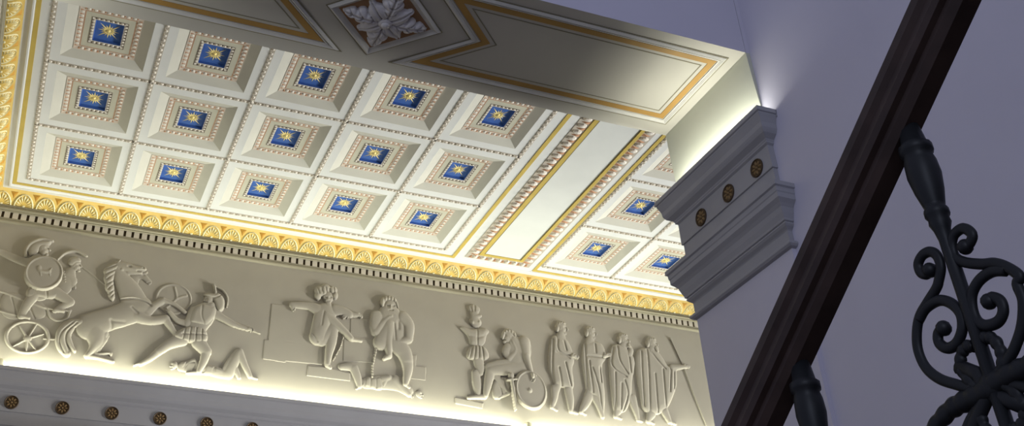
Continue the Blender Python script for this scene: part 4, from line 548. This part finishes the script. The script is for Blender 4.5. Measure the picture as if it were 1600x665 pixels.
 ('carved_robed_person', 'low relief robed person, head bowed on raised hand, third of four', 'relief figure', None, 0.01, [('E', (5.402, -0.474, 0.060, 0.064, 0), 0.048), ('E', (5.412, -0.504, 0.041, 0.046, 0), 0.045), ('C', [(5.457, -0.469, 0.009), (5.47, -0.49, 0.012)], 0.028), ('C', [(5.432, -0.535, 0.016), (5.439, -0.536, 0.015)], 0.033), ('G', [(5.436, -0.476), (5.456, -0.475)], 0.009, 0.012), ('G', [(5.434, -0.519), (5.457, -0.513)], 0.006, 0.012), ('E', (5.388, -0.497, 0.009, 0.015, 0), 0.0537), ('C', [(5.391, -0.557, 0.045), (5.333, -0.893, 0.050), (5.217, -1.276, 0.019)], 0.035), ('C', [(5.333, -0.893, 0.036), (5.462, -1.289, 0.016)], 0.03), ('C', [(5.333, -0.893, 0.036), (5.457, -0.546, 0.000)], 0.03), ('C', [(5.393, -0.542, 0.037), (5.376, -0.601, 0.052)], 0.04), ('C', [(5.249, -1.226, 0.040), (5.216, -1.284, 0.024)], 0.035), ('C', [(5.449, -0.637, 0.035), (5.474, -0.584, 0.028), (5.452, -0.545, 0.021)], 0.05), ('C', [(5.433, -1.079, 0.037), (5.451, -1.203, 0.027), (5.461, -1.295, 0.018)], 0.03), ('C', [(5.457, -0.553, 0.021), (5.451, -0.532, 0.020)], 0.06), ('C', [(5.433, -0.533, 0.005), (5.429, -0.517, 0.005), (5.431, -0.504, 0.004)], 0.051), ('C', [(5.443, -0.528, 0.005), (5.438, -0.509, 0.005), (5.44, -0.493, 0.004)], 0.051), ('C', [(5.455, -0.523, 0.005), (5.45, -0.505, 0.005), (5.452, -0.49, 0.004)], 0.051), ('C', [(5.465, -0.518, 0.005), (5.461, -0.505, 0.005), (5.464, -0.493, 0.004)], 0.051), ('C', [(5.439, -0.56, 0.007), (5.423, -0.551, 0.005)], 0.054), ('C', [(5.216, -1.284, 0.019), (5.245, -1.292, 0.017), (5.273, -1.303, 0.012)], 0.03), ('C', [(5.461, -1.295, 0.016), (5.479, -1.299, 0.014), (5.497, -1.306, 0.010)], 0.03)], [('robe', [('P', [(5.258, -0.563), (5.336, -0.536), (5.406, -0.551), (5.469, -0.618), (5.511, -0.679), (5.478, -0.815), (5.447, -0.884), (5.418, -1.065), (5.356, -1.198), (5.307, -1.242), (5.229, -1.244), (5.194, -1.224), (5.197, -1.091), (5.194, -0.9), (5.203, -0.72)], 0.052, 0.07), ('G', [(5.275, -0.594), (5.238, -0.781), (5.381, -0.876)], 0.008, 0.016), ('G', [(5.323, -0.571), (5.331, -0.72), (5.404, -0.841)], 0.008, 0.016), ('G', [(5.262, -0.843), (5.241, -1.086), (5.216, -1.214)], 0.008, 0.016), ('G', [(5.359, -0.912), (5.375, -1.054), (5.3, -1.228)], 0.008, 0.016), ('G', [(5.319, -0.949), (5.282, -1.206)], 0.008, 0.016), ('G', [(5.44, -0.639), (5.442, -0.82)], 0.008, 0.016)], None), ('hair', [('P', [(5.328, -0.523), (5.33, -0.473), (5.371, -0.421), (5.433, -0.408), (5.467, -0.439), (5.44, -0.447), (5.396, -0.46), (5.373, -0.524), (5.348, -0.541)], 0.06, 0.03), ('G', [(5.354, -0.434), (5.345, -0.478)], 0.007, 0.01), ('G', [(5.377, -0.431), (5.364, -0.475)], 0.007, 0.01), ('G', [(5.4, -0.427), (5.383, -0.473)], 0.007, 0.01), ('G', [(5.424, -0.424), (5.402, -0.47)], 0.007, 0.01)], None)]),
 ('carved_robed_person', 'low relief bearded robed person holding a long staff, rightmost of the four standing figures', 'relief figure', None, 0.01, [('E', (5.727, -0.47, 0.061, 0.065, 0), 0.048), ('E', (5.736, -0.501, 0.042, 0.047, 0), 0.045), ('C', [(5.783, -0.466, 0.009), (5.795, -0.487, 0.012)], 0.028), ('C', [(5.756, -0.533, 0.016), (5.764, -0.533, 0.015)], 0.033), ('G', [(5.761, -0.473), (5.782, -0.472)], 0.009, 0.012), ('G', [(5.759, -0.516), (5.783, -0.51)], 0.006, 0.012), ('E', (5.712, -0.494, 0.009, 0.015, 0), 0.0537), ('C', [(5.714, -0.554, 0.045), (5.712, -0.866, 0.052), (5.57, -1.283, 0.022)], 0.035), ('C', [(5.712, -0.866, 0.037), (5.811, -1.265, 0.022)], 0.03), ('C', [(5.712, -0.866, 0.037), (6.067, -0.674, 0.000)], 0.03), ('C', [(5.716, -0.54, 0.038), (5.698, -0.599, 0.053)], 0.04), ('C', [(5.616, -1.215, 0.047), (5.569, -1.29, 0.027)], 0.04), ('C', [(5.771, -1.181, 0.041), (5.81, -1.271, 0.024)], 0.04), ('C', [(5.929, -0.707, 0.036), (6.024, -0.689, 0.025), (6.066, -0.681, 0.022)], 0.045), ('C', [(6.066, -0.681, 0.022), (6.091, -0.677, 0.020)], 0.05), ('C', [(6.103, -0.661, 0.005), (6.122, -0.658, 0.005), (6.135, -0.661, 0.004)], 0.042), ('C', [(6.101, -0.67, 0.005), (6.125, -0.667, 0.005), (6.141, -0.67, 0.004)], 0.042), ('C', [(6.1, -0.681, 0.005), (6.122, -0.678, 0.005), (6.137, -0.681, 0.004)], 0.042), ('C', [(6.098, -0.691, 0.005), (6.114, -0.689, 0.005), (6.125, -0.692, 0.004)], 0.042), ('C', [(6.069, -0.664, 0.007), (6.089, -0.65, 0.005)], 0.0450), ('C', [(5.569, -1.29, 0.022), (5.599, -1.298, 0.018), (5.627, -1.31, 0.013)], 0.03), ('C', [(5.81, -1.271, 0.022), (5.842, -1.278, 0.019), (5.873, -1.288, 0.013)], 0.03)], [('robe', [('P', [(5.548, -0.574), (5.635, -0.531), (5.735, -0.539), (5.805, -0.564), (5.862, -0.666), (5.878, -0.705), (5.976, -0.701), (5.968, -0.802), (5.948, -0.903), (5.874, -1.042), (5.815, -1.129), (5.743, -1.193), (5.649, -1.227), (5.571, -1.22), (5.517, -1.171), (5.511, -1.085), (5.507, -0.925), (5.5, -0.763), (5.51, -0.646)], 0.052, 0.07), ('G', [(5.591, -0.584), (5.569, -0.803), (5.547, -1.144)], 0.009, 0.016), ('G', [(5.659, -0.558), (5.65, -0.744), (5.6, -1.201)], 0.009, 0.016), ('G', [(5.713, -0.801), (5.69, -1.191)], 0.008, 0.016), ('G', [(5.814, -0.739), (5.79, -1.116)], 0.009, 0.016), ('G', [(5.907, -0.726), (5.86, -0.963)], 0.009, 0.016), ('G', [(5.945, -0.722), (5.915, -0.923)], 0.009, 0.016), ('G', [(5.694, -0.57), (5.771, -0.661), (5.842, -0.735)], 0.009, 0.016)], None), ('hair', [('P', [(5.65, -0.52), (5.654, -0.47), (5.696, -0.417), (5.76, -0.404), (5.794, -0.436), (5.766, -0.443), (5.721, -0.457), (5.696, -0.521), (5.67, -0.539)], 0.06, 0.03), ('G', [(5.679, -0.43), (5.668, -0.475)], 0.007, 0.01), ('G', [(5.702, -0.427), (5.688, -0.472)], 0.007, 0.01), ('G', [(5.726, -0.424), (5.708, -0.469)], 0.007, 0.01), ('G', [(5.75, -0.42), (5.727, -0.467)], 0.007, 0.01)], None), ('beard', [('C', [(5.77, -0.523, 0.029), (5.778, -0.555, 0.018)], 0.055)], None)]),
 ('carved_staff', 'long thin low relief staff leaning at the far right end of the frieze', 'staff', None, 0.006, [('C', [(5.965, -0.392, 0.014), (5.971, -0.402, 0.011)], 0.03), ('C', [(5.965, -0.392, 0.006), (6.07, -0.688, 0.006), (6.149, -0.977, 0.006), (6.236, -1.268, 0.006)], 0.022)], []),
]
SCROLLS = {'left_outer': [(0.037, -4.361), (0.044, -4.363), (0.051, -4.356), (0.050, -4.346), (0.040, -4.340), (0.028, -4.342), (0.021, -4.351), (0.021, -4.365), (0.029, -4.377), (0.036, -4.384), (0.054, -4.393), (0.071, -4.403), (0.082, -4.419), (0.087, -4.438), (0.083, -4.459), (0.069, -4.477), (0.049, -4.491), (0.033, -4.501), (0.018, -4.508)], 'right_outer': [(-0.019, -4.360), (-0.027, -4.359), (-0.033, -4.352), (-0.025, -4.340), (-0.011, -4.340), (-0.003, -4.349), (-0.002, -4.364), (-0.013, -4.376), (-0.033, -4.388), (-0.049, -4.395), (-0.062, -4.407), (-0.071, -4.421), (-0.065, -4.427), (-0.065, -4.445), (-0.054, -4.467), (-0.037, -4.484), (-0.022, -4.493), (-0.008, -4.500), (0.0, -4.506)], 'left_inner': [(0.073, -4.406), (0.058, -4.398), (0.038, -4.398), (0.023, -4.408), (0.015, -4.424), (0.019, -4.440), (0.032, -4.451), (0.046, -4.451), (0.055, -4.441), (0.052, -4.431), (0.043, -4.429)], 'right_inner': [(-0.058, -4.408), (-0.042, -4.401), (-0.023, -4.402), (-0.008, -4.411), (-0.002, -4.426), (-0.003, -4.441), (-0.013, -4.450), (-0.028, -4.452), (-0.038, -4.445), (-0.039, -4.434), (-0.031, -4.426), (-0.025, -4.428)], 'left_leaf': [(0.020, -4.508), (0.030, -4.495), (0.036, -4.480), (0.032, -4.466), (0.022, -4.460), (0.013, -4.462)], 'right_leaf': [(-0.003, -4.505), (-0.015, -4.495), (-0.019, -4.482), (-0.016, -4.468), (-0.008, -4.461), (0.000, -4.461)], 'arm': [(0.006, -4.510), (0.027, -4.511), (0.047, -4.511), (0.066, -4.512), (0.086, -4.518), (0.103, -4.526), (0.112, -4.535)], 'cross_bar': [(0.004, -4.508), (0.027, -4.525), (0.049, -4.544), (0.067, -4.562)], 'side_bar': [(0.013, -4.514), (-0.006, -4.527), (-0.028, -4.544)]}

# ------------------------------------------------------------------ relief figures of the frieze
# every figure is a modelled height field standing out of the wall; shapes in metres along the wall (x, height below the ceiling):
# C limb chain (x, z, radius), E ellipse, O ring, P cut-out with rounded edge, G groove, R ridge
GRID = 0.004
DEPTH = 0.30
def seg_dist(X, Z, a, c):
    dx, dz = c[0] - a[0], c[1] - a[1]; L2 = dx * dx + dz * dz + 1e-12
    t = np.clip(((X - a[0]) * dx + (Z - a[1]) * dz) / L2, 0, 1)
    return np.hypot(X - a[0] - t * dx, Z - a[1] - t * dz), t
def inside(X, Z, poly):
    r = np.zeros(X.shape, bool); n = len(poly)
    for i in range(n):
        (x1, z1), (x2, z2) = poly[i], poly[(i + 1) % n]
        if z1 == z2: continue
        c = ((z1 > Z) != (z2 > Z)) & (X < (x2 - x1) * (Z - z1) / (z2 - z1) + x1); r ^= c
    return r
def smooth_poly(p, it=2):
    for _ in range(it):
        q = []
        for i in range(len(p)):
            a, c = p[i], p[(i + 1) % len(p)]
            q += [(a[0] * .75 + c[0] * .25, a[1] * .75 + c[1] * .25), (a[0] * .25 + c[0] * .75, a[1] * .25 + c[1] * .75)]
        p = q
    return p
def spline(pts):
    """smooth a polyline of tuples"""
    if len(pts) < 3: return pts
    out = []
    for i in range(len(pts) - 1):
        p0, p1, p2, p3 = pts[max(i - 1, 0)], pts[i], pts[i + 1], pts[min(i + 2, len(pts) - 1)]
        for k in range(4):
            t = k / 4
            out.append(tuple(0.5 * (2 * b_ + (c_ - a_) * t + (2 * a_ - 5 * b_ + 4 * c_ - d_) * t * t + (3 * b_ - a_ - 3 * c_ + d_) * t ** 3) for a_, b_, c_, d_ in zip(p0, p1, p2, p3)))
    return out + [pts[-1]]
def bounds(pr):
    k, g_ = pr[0], pr[1]
    if k == 'C': return [(x + s * r, z + s * r) for x, z, r in g_ for s in (-1, 1)]
    if k in 'EO': m = max(g_[2], g_[3]) + 0.02; return [(g_[0] - m, g_[1] - m), (g_[0] + m, g_[1] + m)]
    if k == 'P': return list(g_)
    return []
def height_field(prims, base):
    bp = [q for p in prims for q in bounds(p)]
    x0, x1 = min(p[0] for p in bp) - .02, max(p[0] for p in bp) + .02; z0, z1 = min(p[1] for p in bp) - .02, max(p[1] for p in bp) + .02
    X, Z = np.meshgrid(np.arange(x0, x1, GRID), np.arange(z0, z1, GRID), indexing='ij')
    Hh = np.full(X.shape, -1.0)
    for p in prims:
        k, g_ = p[0], p[1]
        if k == 'C':
            pts = spline(list(g_)) if len(g_) > 2 else list(g_)
            for a, c in zip(pts[:-1], pts[1:]):
                d, t = seg_dist(X, Z, a, c); r = a[2] + (c[2] - a[2]) * t
                hm = p[2] if p[2] else np.minimum(r * 0.95, 0.055)
                f = 1 - (d / np.maximum(r, 1e-4)) ** 2
                Hh = np.where(f > 0, np.maximum(Hh, hm * np.clip(f, 0, 1) ** 0.4), Hh)
        elif k in 'EO':
            cx, cz, ra, rb, ang = (tuple(g_) + (0,))[:5]
            if k == 'O': wdt = ang; ang = 0
            an = math.radians(ang); u = (X - cx) * math.cos(an) + (Z - cz) * math.sin(an); v = -(X - cx) * math.sin(an) + (Z - cz) * math.cos(an)
            q = np.hypot(u / ra, v / rb)
            if k == 'E':
                f = 1 - q ** 2; Hh = np.where(f > 0, np.maximum(Hh, p[2] * np.clip(f, 0, 1) ** (0.5 if ra < 0.1 else 0.3)), Hh)
            else:
                d = np.abs(q - 1) * (ra + rb) / 2; f = 1 - (d / wdt) ** 2
                Hh = np.where(f > 0, np.maximum(Hh, p[2] * np.sqrt(np.clip(f, 0, 1))), Hh)
        elif k == 'P':
            poly = list(g_) if p[3] < 0.01 else smooth_poly(list(g_)); d = np.full(X.shape, 9.0)
            for i in range(len(poly)): d = np.minimum(d, seg_dist(X, Z, poly[i], poly[(i + 1) % len(poly)])[0])
            e = np.clip(d / p[3], 0, 1); ins = inside(X, Z, poly)
            Hh = np.where(ins, np.maximum(Hh, p[2] * np.sqrt(np.clip(1 - (1 - e) ** 2, 0.0, 1))), Hh)
    body = Hh > 0
    for p in prims:
        if p[0] in 'GR':
            pts = spline(list(p[1])); d = np.full(X.shape, 9.0)
            for a, c in zip(pts[:-1], pts[1:]): d = np.minimum(d, seg_dist(X, Z, a, c)[0])
            s = -1 if p[0] == 'G' else 1
            Hh = np.where(body, np.maximum(Hh + 1.9 * s * p[3] * np.exp(-(d / p[2]) ** 2), 0.002), Hh)
    # soften creases inside the figure
    S = np.where(body, Hh, 0); w = body.astype(float)
    acc, ww = S * 2, w * 2
    for dx, dz in ((1, 0), (-1, 0), (0, 1), (0, -1)): acc = acc + np.roll(S, (dx, dz), (0, 1)); ww = ww + np.roll(w, (dx, dz), (0, 1))
    Hh = np.where(body, acc / np.maximum(ww, 1), -1)
    out = np.where(body, (Hh * DEPTH + base), -0.004)
    return X, Z, out, body
def relief(name, prims, base, parent, m, origin):
    X, Z, Hh, body = height_field(prims, base)
    cells = body[:-1, :-1] | body[1:, :-1] | body[:-1, 1:] | body[1:, 1:]
    idx = -np.ones(X.shape, int); used = np.zeros(X.shape, bool)
    for a, c in ((0, 0), (1, 0), (1, 1), (0, 1)):
        used[a:X.shape[0] - 1 + a, c:X.shape[1] - 1 + c] |= cells
    idx[used] = np.arange(used.sum())
    vs = np.stack([X[used] - origin[0], YB - Hh[used] - origin[1], Z[used] + H0 - origin[2]], 1)
    i, j = np.nonzero(cells)
    fs = np.stack([idx[i, j], idx[i + 1, j], idx[i + 1, j + 1], idx[i, j + 1]], 1)
    me = bpy.data.meshes.new(name); me.from_pydata(vs.tolist(), [], fs.tolist()); me.materials.append(m)
    me.polygons.foreach_set('use_smooth', [True] * len(fs)); me.update()
    o = bpy.data.objects.new(name, me); COL.objects.link(o)
    if parent is not None: o.parent = parent
    else: o.location = origin
    return o
for name, label, cat, group, base, prims, parts in RELIEFS:
    bp = [q for p in prims for q in bounds(p)]
    org = (sum(p[0] for p in bp) / len(bp), YB, min(p[1] for p in bp) + H0)
    if parts:
        t = thing(name, org, label, cat, group)
        bn = {'carved_chariot': 'chariot_body', 'carved_horse': 'body', 'carved_armour_trophy': 'post'}.get(name, 'body')
        relief(bn, prims, base, t, frieze_m, org)
        for pn, pp, _ in parts: relief(pn, pp, base, t, frieze_m, org)
    else:
        o = relief(name, prims, base, None, frieze_m, org); tag(o, label, cat, group)

# ------------------------------------------------------------------ stair railing
XR = 0.916
slope = -0.662
def rail_z(y): return -4.1115 + slope * (y + 5.581) + H0
rr = thing('stair_railing', (XR, -5.518, -4.80 + H0), 'dark stair railing with moulded wooden handrail over black wrought iron scroll balusters', 'railing')
ORR = Vector((XR, -5.518, -4.80 + H0))
d = Vector((0, 1, slope)).normalized(); nrm = Vector((0, -d.z, d.y))
PROF = [(-0.034, 0.010), (-0.034, 0.022), (-0.024, 0.033), (0.0, 0.037), (0.024, 0.033), (0.034, 0.022), (0.034, 0.010), (0.029, 0.003), (0.031, -0.008), (0.028, -0.016), (0.020, -0.018), (0.019, -0.024),
        (0.012, -0.033), (-0.012, -0.033), (-0.019, -0.024), (-0.020, -0.018), (-0.028, -0.016), (-0.031, -0.008), (-0.029, 0.003)]
b = MB(); rows = []
for y in (-7.2, -3.6):
    c = Vector((XR, y, rail_z(y))) - ORR
    rows.append([c + Vector((px, 0, 0)) + nrm * pn for px, pn in PROF])
b.strip(rows[0], rows[1], 0, True); b.quad(rows[0]); b.quad(rows[1])
b.build('handrail', rail_wood, rr)
Y0, ZC = -5.518, -4.509
def loc(p, flip=False):
    y, z = p[0], p[1] - (-4.80)
    if flip: y, z = 0.012 - y, 2 * (ZC + 4.80) - z
    return y, z
def cubic(pts, sub=5):
    out = []
    for i in range(len(pts) - 1):
        p0, p1, p2, p3 = pts[max(i - 1, 0)], pts[i], pts[i + 1], pts[min(i + 2, len(pts) - 1)]
        for k in range(sub):
            t = k / sub
            out.append(tuple(0.5 * (2 * b_ + (c_ - a_) * t + (2 * a_ - 5 * b_ + 4 * c_ - d_) * t * t + (3 * b_ - a_ - 3 * c_ + d_) * t ** 3) for a_, b_, c_, d_ in zip(p0, p1, p2, p3)))
    return out + [pts[-1]]
def make_baluster(root):
    ztop = -4.215 + 4.80
    b = MB()
    zc = ZC + 4.80
    prof = [(0.004, ztop + 0.03), (0.012, ztop + 0.028), (0.015, ztop + 0.004), (0.0195, ztop + 0.0), (0.0195, ztop - 0.009), (0.016, ztop - 0.012), (0.0185, ztop - 0.022), (0.0195, ztop - 0.040), (0.0165, ztop - 0.062), (0.0125, ztop - 0.080), (0.0115, ztop - 0.084),
            (0.014, ztop - 0.087), (0.014, ztop - 0.094), (0.0115, ztop - 0.097), (0.0125, ztop - 0.104), (0.0095, ztop - 0.112), (0.0075, ztop - 0.124), (0.0075, zc)]
    prof = prof + [(r, 2 * zc - z) for r, z in prof[::-1]]
    b.lathe((0, 0.003, 0), prof, 14)
    bal = b.build('baluster', iron, root, smooth=True)
    for flip in (False, True):
        for nm in ('left_outer', 'right_outer', 'left_inner', 'right_inner'):
            pts = [loc(p, flip) for p in cubic(SCROLLS[nm])]; n = len(pts)
            rad = [0.0062 if nm.endswith('outer') else 0.0064] * n
            for k in range(4): rad[k] = max(rad[k], 0.0085 - 0.0006 * k) if nm.endswith('outer') else rad[k]
            if nm.endswith('inner'):
                for k in range(4): rad[n - 1 - k] = 0.0082 - 0.0005 * k
            m_ = MB(); m_.tube([(0, y, z) for y, z in pts], rad, 10, 0, True, 0.8)
            e = pts[0] if nm.endswith('outer') else pts[-1]
            m_.lathe((0, e[0], e[1]), [(0.0088 * math.cos(math.radians(a)) + 1e-5, 0.0088 * math.sin(math.radians(a))) for a in range(-90, 91, 30)], 10)
            m_.build('scroll', iron, bal, smooth=True)
        for nm in ('left_leaf', 'right_leaf', 'arm'):
            pts = [loc(p, flip) for p in cubic(SCROLLS[nm], 8)]
            m_ = MB(); m_.tube([(0, y, z) for y, z in pts], [(0.0115 - 0.0045 * k / len(pts) if nm == 'arm' else 0.0058) + 0.0016 * abs(math.sin(k * 0.5)) for k in range(len(pts))], 10, 0, True, 0.8)
            m_.build('leaf', iron, bal, smooth=True)
    m_ = MB(); m_.tube([(0,) + loc(p) for p in cubic(SCROLLS['cross_bar'])], 0.0088, 10, 0, True, 0.75); m_.build('cross_bar', iron, bal, smooth=True)
    m_ = MB(); zc_ = ZC + 4.80; m_.dome((0.0, 0.006, zc_), (0, 0.015, 0.003), (0, -0.003, 0.015), (1, 0, 0), 0.010, 0, 16, 4); m_.dome((0.0, 0.006, zc_), (0, 0.015, 0.003), (0, -0.003, 0.015), (-1, 0, 0), 0.010, 0, 16, 4); m_.build('hub', iron, bal, smooth=True)
    m_ = MB(); m_.tube([(0,) + loc(p) for p in SCROLLS['side_bar'][::-1]] + [(0,) + loc(p, True) for p in SCROLLS['side_bar'][1:]], 0.0085, 10, 0, True, 0.7); m_.build('side_bar', iron, bal, smooth=True)
    m_ = MB(); m_.lathe((0, 0, -0.034), [(1e-4, 0.0), (0.022, 0.0), (0.022, 0.012), (0.014, 0.02)], 14); m_.build('foot', iron, bal)
    return bal
BS = 0.2815
bal0 = make_baluster(rr)
for k in (-4, -3, -2, -1, 1, 2, 3, 4):
    c = copy_tree(bal0, rr); c.location = (0, BS * k, slope * BS * k)

# the flight of stairs that carries the railing (below the picture)
st = thing('staircase', (2.2, -5.5, -6.5 + H0), 'flight of stone stairs under the wrought iron railing, along the right-hand wall', 'stairs')
b = MB()
for k in range(-6, 8):
    y = -5.518 + BS * k; zt = -4.834 + slope * BS * k + H0
    b.box(0.80 - 2.2, XW - 0.002 - 2.2, y - BS / 2 + 5.5, y + BS / 2 + 5.5, max(zt - 0.45, 0.0) , zt)
b.build('steps', floor_m, st)
